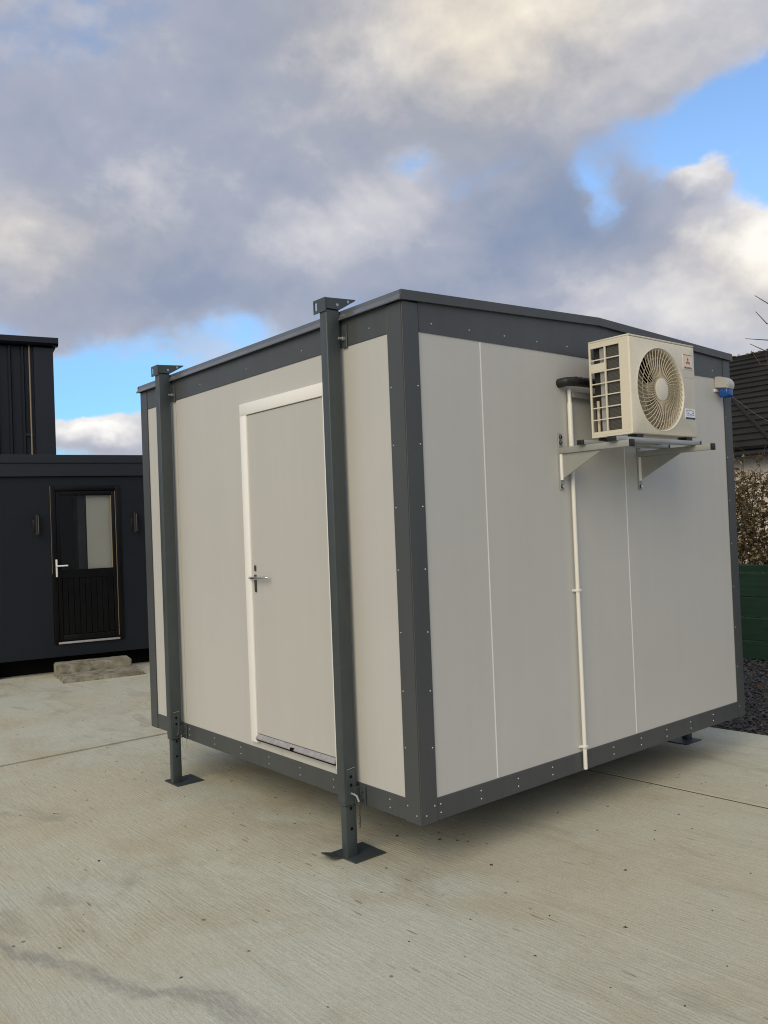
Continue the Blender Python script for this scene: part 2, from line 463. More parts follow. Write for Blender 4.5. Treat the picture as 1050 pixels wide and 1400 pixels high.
def mat_ground():
    mt, g, b = new_mat('open_ground')
    P = world_pos(g)
    c = g.mix(g.ramp(g.noise(P, 0.3, 6, 0.6), 0.35, 0.65), (0.075, 0.068, 0.052), (0.13, 0.12, 0.095))
    c = g.vmath('SCALE', c, scale=g.ramp(g.noise(P, 40.0, 5, 0.7), 0.3, 0.7, 0.75, 1.25))
    g.l.new(c, b.inputs['Base Color'])
    b.inputs['Roughness'].default_value = 0.95
    bump(g, b, g.noise(P, 50.0, 5, 0.7), 0.6, 0.02)


mat_ground()


def mat_random(name, cols, rough=0.8, spec=0.2, trans=0.0):
    mt, g, b = new_mat(name)
    geo = g.node('ShaderNodeNewGeometry')
    cr = g.node('ShaderNodeValToRGB')
    g.l.new(geo.outputs['Random Per Island'], cr.inputs[0])
    els = cr.color_ramp.elements
    els[0].position = 0.0; els[0].color = (*cols[0], 1)
    els[1].position = 1.0; els[1].color = (*cols[-1], 1)
    for i, c in enumerate(cols[1:-1]):
        e = els.new((i + 1) / (len(cols) - 1)); e.color = (*c, 1)
    c = g.vmath('SCALE', cr.outputs[0], scale=g.ramp(g.noise(geo.outputs['Position'], 35.0, 3, 0.6), 0.3, 0.7, 0.8, 1.2))
    g.l.new(c, b.inputs['Base Color'])
    b.inputs['Roughness'].default_value = rough
    b.inputs['Specular IOR Level'].default_value = spec
    if trans:
        b.inputs['Transmission Weight'].default_value = 0.0


mat_random('gravel_stone', [(0.018, 0.019, 0.022), (0.035, 0.036, 0.040), (0.055, 0.056, 0.062), (0.026, 0.026, 0.03), (0.09, 0.09, 0.10)], 0.6, 0.4)
mat_random('hedge_leaf', [(0.06, 0.040, 0.016), (0.50, 0.41, 0.27), (0.040, 0.035, 0.013), (0.22, 0.15, 0.07), (0.07, 0.05, 0.02), (0.72, 0.63, 0.48)], 0.6, 0.35)
mat_random('hedge_green', [(0.030, 0.034, 0.012), (0.055, 0.052, 0.018), (0.04, 0.035, 0.014)], 0.6, 0.3)


def mat_pane():
    mt, g, b = new_mat('window_glass')
    mt.node_tree.nodes.remove(b)
    out = mt.node_tree.nodes['Material Output']
    tr = g.node('ShaderNodeBsdfTransparent'); tr.inputs[0].default_value = (0.90, 0.92, 0.92, 1)
    gl = g.node('ShaderNodeBsdfGlossy'); gl.inputs['Roughness'].default_value = 0.01
    gl.inputs['Color'].default_value = (0.9, 0.92, 0.95, 1)
    fr = g.node('ShaderNodeFresnel'); fr.inputs['IOR'].default_value = 1.55
    mx = g.node('ShaderNodeMixShader')
    g.l.new(g.math('ADD', g.math('MULTIPLY', fr.outputs[0], 0.7), 0.005, clamp=True), mx.inputs[0])
    g.l.new(tr.outputs[0], mx.inputs[1]); g.l.new(gl.outputs[0], mx.inputs[2])
    g.l.new(mx.outputs[0], out.inputs['Surface'])


mat_pane()


def mat_lens():
    mt, g, b = new_mat('blue_lens')
    b.inputs['Base Color'].default_value = (0.010, 0.10, 0.42, 1)
    b.inputs['Roughness'].default_value = 0.12
    b.inputs['Transmission Weight'].default_value = 0.35
    b.inputs['IOR'].default_value = 1.49


mat_lens()


def mat_coil():
    mt, g, b = new_mat('coil_fins')
    P = world_pos(g)
    sep = g.node('ShaderNodeSeparateXYZ')
    g.l.new(P, sep.inputs[0])
    w = g.math('SINE', g.math('MULTIPLY', sep.outputs[2], 900.0))
    c = g.mix(g.ramp(w, -1.0, 1.0), (0.055, 0.055, 0.050), (0.11, 0.11, 0.10))
    g.l.new(c, b.inputs['Base Color'])
    b.inputs['Metallic'].default_value = 0.3
    b.inputs['Roughness'].default_value = 0.5


mat_coil()


# ------------------------------------------------------------------ object helpers
ROOTS = {}


def link(o):
    COL.objects.link(o)
    return o


def thing(name, label, cat, loc=(0, 0, 0), rotz=0.0, group=None, local=False):
    o = bpy.data.objects.new(name, None)
    o.empty_display_size = 0.2
    o.location = loc
    o.rotation_euler = (0, 0, rotz)
    o['label'] = label
    o['category'] = cat
    if group:
        o['group'] = group
    link(o)
    ROOTS[o.name] = Vector((0, 0, 0)) if local else Vector(loc)
    return o


def root_off(p):
    while p is not None and p.parent is not None:
        p = p.parent
    return ROOTS.get(p.name, Vector((0, 0, 0))) if p is not None else Vector((0, 0, 0))


def obj(name, bm, mat, parent=None, smooth=False, kind=None):
    off = root_off(parent)
    if off.length > 0:
        bmesh.ops.translate(bm, verts=bm.verts, vec=-off)
    me = bpy.data.meshes.new(name)
    bm.normal_update()
    bm.to_mesh(me)
    bm.free()
    me.materials.append(MATS[mat])
    if smooth:
        for p in me.polygons:
            p.use_smooth = True
        try:
            me.set_sharp_from_angle(angle=R(38))
        except Exception:
            pass
    o = bpy.data.objects.new(name, me)
    link(o)
    o.parent = parent
    if kind:
        o['kind'] = kind
    return o


def tag(o, label, cat, group=None):
    o['label'] = label; o['category'] = cat
    if group:
        o['group'] = group
    return o


def B():
    return bmesh.new()


def abox(bm, x0, x1, y0, y1, z0, z1, bev=0.0, seg=2):
    t = bmesh.new()
    v = [t.verts.new(c) for c in ((x0, y0, z0), (x1, y0, z0), (x1, y1, z0), (x0, y1, z0), (x0, y0, z1), (x1, y0, z1), (x1, y1, z1), (x0, y1, z1))]
    for f in ((3, 2, 1, 0), (4, 5, 6, 7), (0, 1, 5, 4), (1, 2, 6, 5), (2, 3, 7, 6), (3, 0, 4, 7)):
        t.faces.new([v[i] for i in f])
    if bev:
        bmesh.ops.bevel(t, geom=list(t.edges), offset=bev, segments=seg, affect='EDGES', profile=0.5)
    merge(bm, t)
    return bm


def merge(bm, t):
    me = bpy.data.meshes.new('tmp')
    t.to_mesh(me); t.free()
    bm.from_mesh(me)
    bpy.data.meshes.remove(me)


def box(name, dims, mat, parent=None, bev=0.0, seg=2, kind=None):
    bm = abox(B(), *dims, bev=bev, seg=seg)
    return obj(name, bm, mat, parent, smooth=bool(bev and seg > 1), kind=kind)


def prism(bm, pts, axis, a0, a1):
    """extrude polygon pts (2D) along axis: 'x' -> pts are (y,z); 'y' -> (x,z); 'z' -> (x,y)"""
    def mk(p, a):
        return {'x': (a, p[0], p[1]), 'y': (p[0], a, p[1]), 'z': (p[0], p[1], a)}[axis]
    t = bmesh.new()
    va = [t.verts.new(mk(p, a0)) for p in pts]
    vb = [t.verts.new(mk(p, a1)) for p in pts]
    n = len(pts)
    t.faces.new(va); t.faces.new(vb[::-1])
    for i in range(n):
        t.faces.new((va[i], vb[i], vb[(i + 1) % n], va[(i + 1) % n]))
    bmesh.ops.recalc_face_normals(t, faces=t.faces)
    merge(bm, t)
    return bm


def tube(bm, pts, r, seg=10, radii=None, cap=True):
    pts = [Vector(p) for p in pts]
    rings = []
    prev_n = None
    for i, p in enumerate(pts):
        if i == 0:
            d = pts[1] - pts[0]
        elif i == len(pts) - 1:
            d = pts[-1] - pts[-2]
        else:
            d = (pts[i + 1] - p).normalized() + (p - pts[i - 1]).normalized()
        d.normalize()
        if prev_n is None:
            a = Vector((0, 0, 1)) if abs(d.z) < 0.9 else Vector((1, 0, 0))
            n1 = d.cross(a).normalized()
        else:
            n1 = (prev_n - d * prev_n.dot(d)).normalized()
        prev_n = n1
        n2 = d.cross(n1)
        rr = radii[i] if radii else r
        rings.append([bm.verts.new(p + (n1 * math.cos(2 * math.pi * k / seg) + n2 * math.sin(2 * math.pi * k / seg)) * rr) for k in range(seg)])
    for a, b in zip(rings, rings[1:]):
        for k in range(seg):
            bm.faces.new((a[k], a[(k + 1) % seg], b[(k + 1) % seg], b[k]))
    if cap:
        bm.faces.new(rings[0][::-1]); bm.faces.new(rings[-1])
    return bm


def disc_dome(bm, c, n, r, h, seg=8):
    """small domed head at c pointing along n"""
    n = Vector(n).normalized()
    a = Vector((0, 0, 1)) if abs(n.z) < 0.9 else Vector((1, 0, 0))
    u = n.cross(a).normalized(); w = n.cross(u)
    c = Vector(c)
    ring = [bm.verts.new(c + (u * math.cos(2 * math.pi * k / seg) + w * math.sin(2 * math.pi * k / seg)) * r) for k in range(seg)]
    ring2 = [bm.verts.new(c + n * h * 0.8 + (u * math.cos(2 * math.pi * k / seg) + w * math.sin(2 * math.pi * k / seg)) * r * 0.6) for k in range(seg)]
    top = bm.verts.new(c + n * h)
    for k in range(seg):
        bm.faces.new((ring[k], ring[(k + 1) % seg], ring2[(k + 1) % seg], ring2[k]))
        bm.faces.new((ring2[k], ring2[(k + 1) % seg], top))
    return bm


def copy_tree(o, parent=None):
    c = o.copy(); link(c); c.parent = parent
    for ch in list(o.children):
        copy_tree(ch, c)
    return c


def gz(x):
    return -0.265 + 0.02 * (max(-14.0, min(8.0, x)) + 0.5)


# ================================================================== SETTING
def sheet(name, xs, y0, y1, zoff, mat, parent=None, ycuts=None, thick=None):
    bm = B()
    ys = [y0, y1] if not ycuts else ycuts
    grid = [[bm.verts.new((x, y, gz(x) + zoff)) for y in ys] for x in xs]
    for i in range(len(xs) - 1):
        for j in range(len(ys) - 1):
            bm.faces.new((grid[i][j], grid[i + 1][j], grid[i + 1][j + 1], grid[i][j + 1]))
    if thick:
        ex = bmesh.ops.extrude_face_region(bm, geom=list(bm.faces))
        vs = [e for e in ex['geom'] if isinstance(e, bmesh.types.BMVert)]
        bmesh.ops.translate(bm, verts=vs, vec=(0, 0, -thick))
        bmesh.ops.recalc_face_normals(bm, faces=bm.faces)
    return obj(name, bm, mat, parent)


gr = sheet('ground', [-400, -14, 8, 400], -400, 400, -0.06, 'open_ground')
gr['kind'] = 'structure'
yard = bpy.data.objects.new('concrete_yard', None)
link(yard)
yard['kind'] = 'structure'
JX = [-14.0, -9.0, -4.03, 0.9 + 4.2, 8.0 + 1.8]
JY = [-14.0, -7.4, -2.7 - 0.0, 1.985, 3.56]
JX = [-14.0, -9.0, -4.03, 5.2, 9.8]
JY = [-14.0, -7.0, 1.985, 3.56]
gap = 0.011
for i in range(len(JX) - 1):
    for j in range(len(JY) - 1):
        bm = B()
        x0, x1, y0, y1 = JX[i] + gap, JX[i + 1] - gap, JY[j] + gap, JY[j + 1] - gap
        dz = (0.007 if JX[i + 1] <= -4.0 else 0.0)
        if x1 == -4.03 - gap: x1 -= 0.006
        t = bmesh.new()
        xa = [x0] + ([8.0] if x0 < 8.0 < x1 else []) + [x1]
        top = []
        for x in xa:
            top.append((x, gz(x) + dz))
        prism(t, top + [(x1, gz(x1) - 0.09), (x0, gz(x0) - 0.09)], 'y', y0, y1)
        bmesh.ops.bevel(t, geom=[e for e in t.edges], offset=0.0015, segments=1, affect='EDGES')
        merge(bm, t)
        obj('slab', bm, 'brushed_concrete', yard)


for xj in JX[1:-1]:
    box('joint_seal', (xj - gap + 0.0003, xj + gap - 0.0003, JY[0], JY[-1], gz(xj) - 0.05, gz(xj) - 0.012), 'joint_seal', yard)
for yj in JY[1:-1]:
    for i in range(len(JX) - 1):
        xa, xb = JX[i] + gap, min(8.0, JX[i + 1] - gap)
        bm = B()
        prism(bm, [(xa, gz(xa) - 0.0025), (xb, gz(xb) - 0.0025), (xb, gz(xb) - 0.05), (xa, gz(xa) - 0.05)], 'y', yj - gap + 0.0003, yj + gap - 0.0003)
        obj('joint_seal', bm, 'joint_seal', yard)


# ------------------------------------------------------------------ gravel bed
def gravel():
    bm = B()
    rnd = random.Random(3)
    # stones as squashed octahedra; dense near the camera-facing edge
    import itertools
    verts = []; faces = []

    def stone(x, y, s):
        z = gz(x) - 0.012 + rnd.uniform(0, 0.03)
        ax = rnd.uniform(0, math.pi)
        ca, sa = math.cos(ax), math.sin(ax)
        a, b2, c2 = s * rnd.uniform(0.7, 1.3), s * rnd.uniform(0.5, 1.0), s * rnd.uniform(0.4, 0.8)
        base = len(verts)
        tl = rnd.uniform(-0.5, 0.5)
        for (px, py, pz) in ((a, 0, 0), (0, b2, 0), (-a, 0, 0), (0, -b2, 0), (a * 0.2, b2 * 0.2, c2), (0, 0, -c2)):
            jx = px + rnd.uniform(-.2, .2) * s; jy = py + rnd.uniform(-.2, .2) * s
            verts.append((x + ca * jx - sa * jy, y + sa * jx + ca * jy, z + pz + tl * jx))
        for k in range(4):
            faces.append((base + k, base + (k + 1) % 4, base + 4))
            faces.append((base + (k + 1) % 4, base + k, base + 5))
    for _ in range(24000):
        u = rnd.random()
        x = rnd.uniform(-4.2, 1.6) if u < 0.85 else rnd.uniform(-7, 5)
        y = rnd.uniform(3.58, 6.95)
        stone(x, y, rnd.uniform(0.010, 0.026))
    me = bpy.data.meshes.new('gravel')
    me.from_pydata(verts, [], faces)
    me.materials.append(MATS['gravel_stone'])
    o = bpy.data.objects.new('gravel', me)
    link(o)
    o['kind'] = 'stuff'
    o['label'] = 'loose dark grey gravel between the concrete yard and the green fence'
    o['category'] = 'gravel'


gb = sheet('gravel_bed', [-14, 8, 9.8], 3.57, 8.6, -0.02, 'open_ground')
gb['kind'] = 'structure'
gravel()


# ================================================================== CABIN
L1, L2, HB = 3.0, 3.043, 2.48
cabin = thing('portable_cabin', 'light grey jack-leg cabin with dark grey trim and a white framed door', 'cabin', (-1.5, 1.52, gz(-1.5)))
FB, RT = 2.344, 0.107      # fascia bottom, rail top
# dark core added unseen behind the panels to block light
box('core', (-2.955, -0.045, 0.045, L2 - 0.045, 0.03, 2.47), 'underside', cabin)


def panel_left(x0, x1, z0, z1):
    return box('wall_panel', (x0, x1, 0.004, 0.044, z0, z1), 'panel_paint', cabin)


# door side (y = 0): three sheets, cut round the door opening
DX0, DX1, DZ0, DZ1 = -1.514, -0.572, 0.146, 2.190
FW = 0.072
ix0, ix1, iz1 = DX0 + FW, DX1 - FW, DZ1 - FW
g2 = 0.0015


def sheet_panel(outline):
    bm = B()
    prism(bm, outline, 'y', 0.004, 0.044)
    obj('wall_panel', bm, 'panel_paint', cabin)


box('wall_panel', (-2.885, -2.4255, 0.004, 0.044, RT, FB), 'panel_paint', cabin)
sheet_panel([(-2.4225, RT), (-1.2095, RT), (-1.2095, DZ0 + 0.02), (ix0 - 0.02, DZ0 + 0.02), (ix0 - 0.02, iz1 + 0.02), (-1.2095, iz1 + 0.02), (-1.2095, FB), (-2.4225, FB)])
sheet_panel([(-1.2065, RT), (-0.112, RT), (-0.112, FB), (-1.2065, FB), (-1.2065, iz1 + 0.02), (ix1 + 0.02, iz1 + 0.02), (ix1 + 0.02, DZ0 + 0.02), (-1.2065, DZ0 + 0.02)])
# unit side (x = 0)
for y0, y1 in ((0.102, 0.5285), (0.5315, 1.7485), (1.7515, 2.947)):
    box('wall_panel', (-0.044, -0.004, y0, y1, RT, FB), 'panel_paint', cabin)
for yj in (0.53, 1.75):
    box('joint_strip', (-0.006, -0.0025, yj - 0.0035, yj + 0.0035, RT + 0.002, FB - 0.002), 'joint_white', cabin)
box('joint_strip', (-1.2095, -1.2065, 0.0035, 0.006, iz1 + 0.08, FB - 0.002), 'panel_paint', cabin)
# far sides
for x0, x1 in ((-2.885, -1.502), (-1.498, -0.115)):
    box('wall_panel', (x0, x1, L2 - 0.044, L2 - 0.004, RT, FB), 'panel_paint', cabin)
for y0, y1 in ((0.115, 1.519), (1.523, 2.93)):
    box('wall_panel', (-2.996, -2.956, y0, y1, RT, FB), 'panel_paint', cabin)


# corner posts: folded angle trims with a rounded nose
def corner_post(px, py, sx, sy, wx, wy):
    bm = B()
    t = 0.045
    pts = [(px, py), (px - sx * wx, py), (px - sx * wx, py - sy * t), (px - sx * t, py - sy * t), (px - sx * t, py - sy * wy), (px, py - sy * wy)]
    tb = bmesh.new()
    prism(tb, pts, 'z', 0.0, HB)
    es = [e for e in tb.edges if abs(e.verts[0].co.z - e.verts[1].co.z) > 1 and abs(e.verts[0].co.x - px) < 1e-5 and abs(e.verts[0].co.y - py) < 1e-5]
    bmesh.ops.bevel(tb, geom=es, offset=0.005, segments=3, affect='EDGES')
    es = [e for e in tb.edges if abs(e.verts[0].co.z - e.verts[1].co.z) > 1 and len(e.link_faces) == 2 and e.calc_face_angle(0) > 1.0]
    bmesh.ops.bevel(tb, geom=es, offset=0.0022, segments=2, affect='EDGES')
    merge(bm, tb)
    obj('corner_post', bm, 'frame_grey', cabin, smooth=True)


corner_post(0.003, -0.003, 1, -1, 0.115, 0.105)
corner_post(-3.003, -0.003, -1, -1, 0.118, 0.118)
corner_post(0.003, L2 + 0.003, 1, 1, 0.118, 0.1)
corner_post(-3.003, L2 + 0.003, -1, 1, 0.118, 0.118)
# top fascias
box('fascia', (-2.8825, -0.1145, 0.0, 0.045, FB, HB + 0.02), 'frame_grey', cabin, bev=0.002, seg=1)
box('fascia', (-2.8845, -0.1125, L2 - 0.045, L2, FB, HB + 0.02), 'frame_grey', cabin, bev=0.002, seg=1)
for xa, xb in ((-0.045, 0.0), (-3.0, -2.955)):
    bm = B()
    prism(bm, [(0.1050, FB), (L2 - 0.1, FB), (L2 - 0.1, HB + 0.01), (1.525, 2.565), (0.1050, HB + 0.01)], 'x', xa, xb)
    obj('fascia', bm, 'frame_grey', cabin)
# bottom rails
box('bottom_rail', (-2.8845, -0.1125, -0.0005, 0.045, 0.0, RT), 'frame_grey', cabin, bev=0.003, seg=1)
box('bottom_rail', (-2.8845, -0.1125, L2 - 0.045, L2 + 0.0005, 0.0, RT), 'frame_grey', cabin, bev=0.003, seg=1)
box('bottom_rail', (-0.045, 0.0005, 0.1050, L2 - 0.0975, 0.0, RT), 'frame_grey', cabin, bev=0.003, seg=1)
box('bottom_rail', (-3.0, -2.955, 0.1155, L2 - 0.1155, 0.0, RT), 'frame_grey', cabin, bev=0.003, seg=1)
box('floor_pan', (-2.95, -0.05, 0.05, L2 - 0.05, 0.004, 0.028), 'underside', cabin)
for k in range(6):
    yy = 0.35 + k * 0.47
    box('floor_joist', (-2.9, -0.1, yy, yy + 0.06, -0.012, 0.0035), 'underside', cabin)

# roof: two low slopes with a folded edge
oh = 0.014
ridge_y = 1.525
bm = B()
xs0, xs1 = -3.0 - oh, oh
prof = [(-oh, 2.528), (ridge_y, 2.588), (L2 + oh, 2.528)]
prism(bm, [(-oh + 0.02, 2.49), (-oh + 0.02, 2.5285), (ridge_y, 2.5885), (L2 + oh - 0.02, 2.5285), (L2 + oh - 0.02, 2.49), (ridge_y, 2.55)], 'x', xs0 + 0.01, xs1 - 0.01)
roof = obj('roof', bm, 'roof_flashing', cabin)
# gable cappings
for xa, xb in ((0.004, oh + 0.004), (-3.0 - oh - 0.004, -3.004)):
    for (ya, za, yb, zb) in ((-oh, 2.530, ridge_y - 0.0005, 2.5905), (ridge_y + 0.0005, 2.5905, L2 + oh, 2.527)):
        bm = B()
        h = 0.047
        prism(bm, [(ya, za - h), (yb, zb - h), (yb, zb), (ya, za)], 'x', xa, xb)
        obj('gable_capping', bm, 'frame_grey', roof)
# eaves flashings with a kicked-out drip edge
for s, yb in ((-1, 0.0), (1, L2)):
    bm = B()
    pr_ = [(0.03, 2.532), (-0.012, 2.531), (-0.013, 2.510), (-0.028, 2.487), (-0.028, 2.481), (-0.018, 2.481), (0.002, 2.503), (0.03, 2.503)]
    prism(bm, [(yb + (-s) * q[0] if s == 1 else yb + q[0], q[1]) for q in pr_], 'x', xs0, xs1 - 0.001)
    obj('eaves_flashing', bm, 'eaves_metal', roof)

# rivets
bm = B()
for z in (0.075, 0.35, 0.62, 0.9, 1.2, 1.5, 1.8, 2.08):
    disc_dome(bm, (-0.094, -0.003, z), (0, -1, 0), 0.0042, 0.0035)
    disc_dome(bm, (0.003, 0.084, z), (1, 0, 0), 0.0042, 0.0035)
    disc_dome(bm, (0.003, L2 - 0.084, z), (1, 0, 0), 0.0036, 0.003)
disc_dome(bm, (-0.03, -0.003, 0.04), (0, -1, 0), 0.0042, 0.0035)
disc_dome(bm, (0.003, 0.03, 0.04), (1, 0, 0), 0.0042, 0.0035)
y = 0.125
for k in range(10):
    for z in (0.074, 0.034):
        disc_dome(bm, (0.0005, y, z), (1, 0, 0), 0.0042, 0.0035)
    y += 0.277
for k in range(11):
    disc_dome(bm, (0.0, 0.19 + k * 0.262, 2.392), (1, 0, 0), 0.0040, 0.003)
for x in (-0.23, -0.60, -0.70, -1.02, -1.35, -1.68, -2.02, -2.38, -2.7):
    for z in (0.074, 0.034):
        disc_dome(bm, (x, -0.0005, z), (0, -1, 0), 0.0042, 0.0035)
for x in (-0.25, -0.85, -1.45, -2.05, -2.7):
    disc_dome(bm, (x, 0.0, 2.40), (0, -1, 0), 0.0038, 0.003)
obj('rivets', bm, 'rivet_metal', cabin, smooth=True, kind='stuff')

# ---- door
door = box('door', (ix0 + 0.002, ix1 - 0.002, -0.012, 0.043, 0.201, iz1 - 0.003), 'door_paint', cabin, bev=0.002, seg=1)
box('door_reveal', (ix0 - 0.018, ix1 + 0.018, 0.0435, 0.0445, 0.168, iz1 + 0.018), 'black_gap', door)
# white frame: two jambs and a head, with an inner stop bead
for xa, xb, xi in ((DX0, ix0, ix0), (ix1, DX1, ix1)):
    box('jamb', (xa, xb, -0.022, 0.003, DZ0, DZ1 - FW), 'white_upvc', door, bev=0.003)
box('door_head', (DX0, DX1, -0.0225, 0.003, DZ1 - FW + 0.0005, DZ1), 'white_upvc', door, bev=0.003)
bm = B()
prism(bm, [(0.0035, 0.176), (-0.032, 0.172), (-0.034, 0.178), (-0.028, 0.183), (-0.014, 0.198), (0.0035, 0.1985)], 'x', ix0 + 0.001, ix1 - 0.001)
thr = obj('threshold', bm, 'aluminium', door)
box('drip_gap', (ix0 + 0.002, ix1 - 0.002, -0.028, 0.0035, 0.163, 0.1715), 'black_gap', door)
box('latch_slot', (-1.065, -1.03, -0.0345, -0.024, 0.173, 0.186), 'black_gap', door)
# lever handle
bm = B()
hx, hz = -1.405, 1.135
abox(bm, hx - 0.010, hx + 0.010, -0.020, -0.0115, hz - 0.085, hz + 0.02, bev=0.004)
hp = obj('handle_plate', bm, 'dark_metal', door, smooth=True)
bm = B()
tube(bm, [(hx, -0.015, hz), (hx, -0.042, hz), (hx + 0.01, -0.048, hz), (hx + 0.175, -0.048, hz + 0.006), (hx + 0.18, -0.042, hz + 0.006)], 0.0085, 10)
tube(bm, [(hx, -0.028, hz), (hx - 0.045, -0.030, hz)], 0.008, 8)
obj('lever', bm, 'chrome', hp, smooth=True)
bm = B()
abox(bm, hx - 0.010, hx + 0.010, -0.018, -0.0115, hz + 0.04, hz + 0.075, bev=0.004)
obj('keyhole_plate', bm, 'dark_metal', hp, smooth=True)


# ---- jack legs
def jack_leg(x0, yw, sgn, style):
    """tube leg beside wall plane yw, outward direction sgn in y"""
    def Y(d):            # distance out from the wall
        return yw + sgn * d

    def yb(d0, d1):
        a, b = Y(d0), Y(d1)
        return (min(a, b), max(a, b))
    x1 = x0 + 0.060
    zg = gz(x0 + 0.03)
    leg = box('jack_leg', (x0, x1, *yb(0.018, 0.104), 0.004, 2.535), 'leg_grey', cabin, bev=0.007, seg=3)
    box('inner_leg', (x0 + 0.007, x1 - 0.007, *yb(0.026, 0.094), zg + 0.006, 0.0035), 'leg_grey', leg, bev=0.005)
    # base plate with a lifted toe
    bm = B()
    abox(bm, x0 - 0.075, x1 + 0.065, *yb(-0.10, 0.098), zg + 0.001, zg + 0.0085)
    obj('foot_plate', bm, 'leg_grey', leg)
    bm = B()
    a, b = Y(0.099), Y(0.170)
    prism(bm, [(a, zg + 0.001), (b, zg + 0.022), (b, zg + 0.028), (a, zg + 0.0085)], 'x', x0 - 0.07, x0 + 0.02)
    if style == 'near':
        obj('foot_toe', bm, 'leg_grey', leg)
    else:
        bm.free()
    # wear plate with adjustment holes
    box('hole_plate', (x1 + 0.0003, x1 + 0.004, *yb(0.032, 0.092), 0.008, 0.185), 'leg_grey', leg, bev=0.0012, seg=1)
    for z, xo, yo in ((0.150, 0.0035, 0.062), (0.108, 0.0035, 0.062), (-0.115, -0.0075, 0.060), (-0.012, -0.0075, 0.060)):
        obj('pin_hole', tube(B(), [(x1 + xo, Y(yo), z), (x1 + xo + 0.0011, Y(yo), z)], 0.0085, 12), 'black_gap', leg)
    bm = B()
    tube(bm, [(x1 + 0.003, Y(0.086), 0.188), (x1 + 0.0035, Y(0.06), 0.191), (x1 + 0.003, Y(0.036), 0.194)], 0.0016, 6)
    obj('weld_bead', bm, 'galvanised', leg, smooth=True)
    # fixing brackets to rail and fascia
    box('rail_bracket', (x1 + 0.0045, x1 + 0.050, *yb(0.002, 0.012), 0.004, 0.100), 'leg_grey', leg, bev=0.002, seg=1)
    box('rail_bracket', (x1 + 0.0045, x1 + 0.010, *yb(0.0125, 0.045), 0.010, 0.094), 'leg_grey', leg, bev=0.0015, seg=1)
    box('fascia_bracket', (x1 + 0.0005, x1 + 0.038, *yb(0.001, 0.009), 2.338, 2.455), 'leg_grey', leg, bev=0.002, seg=1)
    obj('bolt', tube(B(), [(x1 + 0.018, Y(0.008), 2.385), (x1 + 0.018, Y(0.022), 2.385), (x1 + 0.018, Y(0.0225), 2.385), (x1 + 0.018, Y(0.044), 2.385)], 0.009, 8, radii=[0.010, 0.010, 0.006, 0.006]), 'galvanised', leg, smooth=True)
    for z in (0.075, 0.035):
        obj('bolt', tube(B(), [(x1 + 0.03, Y(0.011), z), (x1 + 0.03, Y(0.022), z)], 0.009, 6), 'leg_grey', leg)
    # lifting bracket on top: slotted ear and triangular gusset reaching over the roof
    bm = B()
    d0, d1 = 0.1042, 0.110
    ex0, ex1 = x0 - 0.042, x0 + 0.050
    zt, zb_ = 2.592, 2.522
    a = yb(d0, d1)
    # ear plate with a slot: four bars
    abox(bm, x0 - 0.010, x1 + 0.004, *a, zb_, zt)
    abox(bm, ex0, x0 - 0.0105, *a, zt - 0.014, zt)
    abox(bm, ex0, x0 - 0.0105, *a, zb_, zb_ + 0.014)
    abox(bm, ex0, ex0 + 0.011, *a, zb_ + 0.0145, zt - 0.0145)
    abox(bm, x0 - 0.002, x1 + 0.004, *yb(0.020, 0.1035), 2.5355, 2.5415)
    obj('lifting_ear', bm, 'leg_grey', leg)
    bm = B()
    prism(bm, [(Y(0.1035), 2.590), (Y(-0.085), 2.602), (Y(-0.080), 2.594), (Y(0.020), 2.536), (Y(0.1035), 2.536)], 'x', x1 + 0.0005, x1 + 0.0065)
    obj('gusset', bm, 'leg_grey', leg)
    for d_, z in ((-0.035, 2.584), (0.035, 2.560)):
        obj('gusset_rivet', tube(B(), [(x1 + 0.0063, Y(d_), z), (x1 + 0.0075, Y(d_), z)], 0.008, 12), 'galvanised', leg)
    # locking pin and its tether
    bm = B()
    if style == 'near':
        tube(bm, [(x1 - 0.01, Y(0.062), 0.066), (x1 + 0.03, Y(0.062), 0.066), (x1 + 0.044, Y(0.058), 0.060), (x1 + 0.052, Y(0.052), 0.032)], 0.0055, 8)
        obj('locking_pin', bm, 'galvanised', leg, smooth=True)
        bm = B()
        for k in range(13):
            zz = 0.034 - k * 0.0105
            xx = x1 + 0.051 + 0.002 * math.sin(k * 1.1)
            yy = Y(0.050 + 0.002 * math.cos(k))
            ring = []
            for q in range(8):
                an = 2 * math.pi * q / 8
                o_ = Vector((0.0045 * math.cos(an), 0, 0.008 * math.sin(an))) if k % 2 else Vector((0, 0.0045 * math.cos(an), 0.008 * math.sin(an)))
                ring.append(Vector((xx, yy, zz)) + o_)
            tube(bm, ring + [ring[0]], 0.0016, 5, cap=False)
        obj('chain', bm, 'dark_metal', leg, smooth=True)
    else:
        pts = []
        for q in range(13):
            an = -0.3 + q / 12 * (math.pi * 1.15)
            pts.append((x1 + 0.006, Y(0.062 - 0.03 * math.sin(an) * 0.6), 0.10 + 0.07 * math.cos(an)))
        tube(bm, pts, 0.006, 8)
        obj('locking_pin', bm, 'galvanised' if False else 'leg_grey', leg, smooth=True)
        bm = B()
        tube(bm, [(x1 + 0.012, Y(0.03), 0.03), (x1 + 0.022, Y(0.03), -0.04), (x1 + 0.035, Y(0.02), -0.078), (x1 + 0.045, Y(0.01), -0.05), (x1 + 0.045, Y(0.01), 0.02)], 0.0022, 6)
        obj('tether_wire', bm, 'galvanised', leg, smooth=True)
    return leg


n1 = jack_leg(-0.525, 0.0, -1, 'near')
n2 = jack_leg(-2.515, 0.0, -1, 'far')
n3 = jack_leg(-0.525, L2, 1, 'far')
n4 = jack_leg(-2.515, L2, 1, 'far')

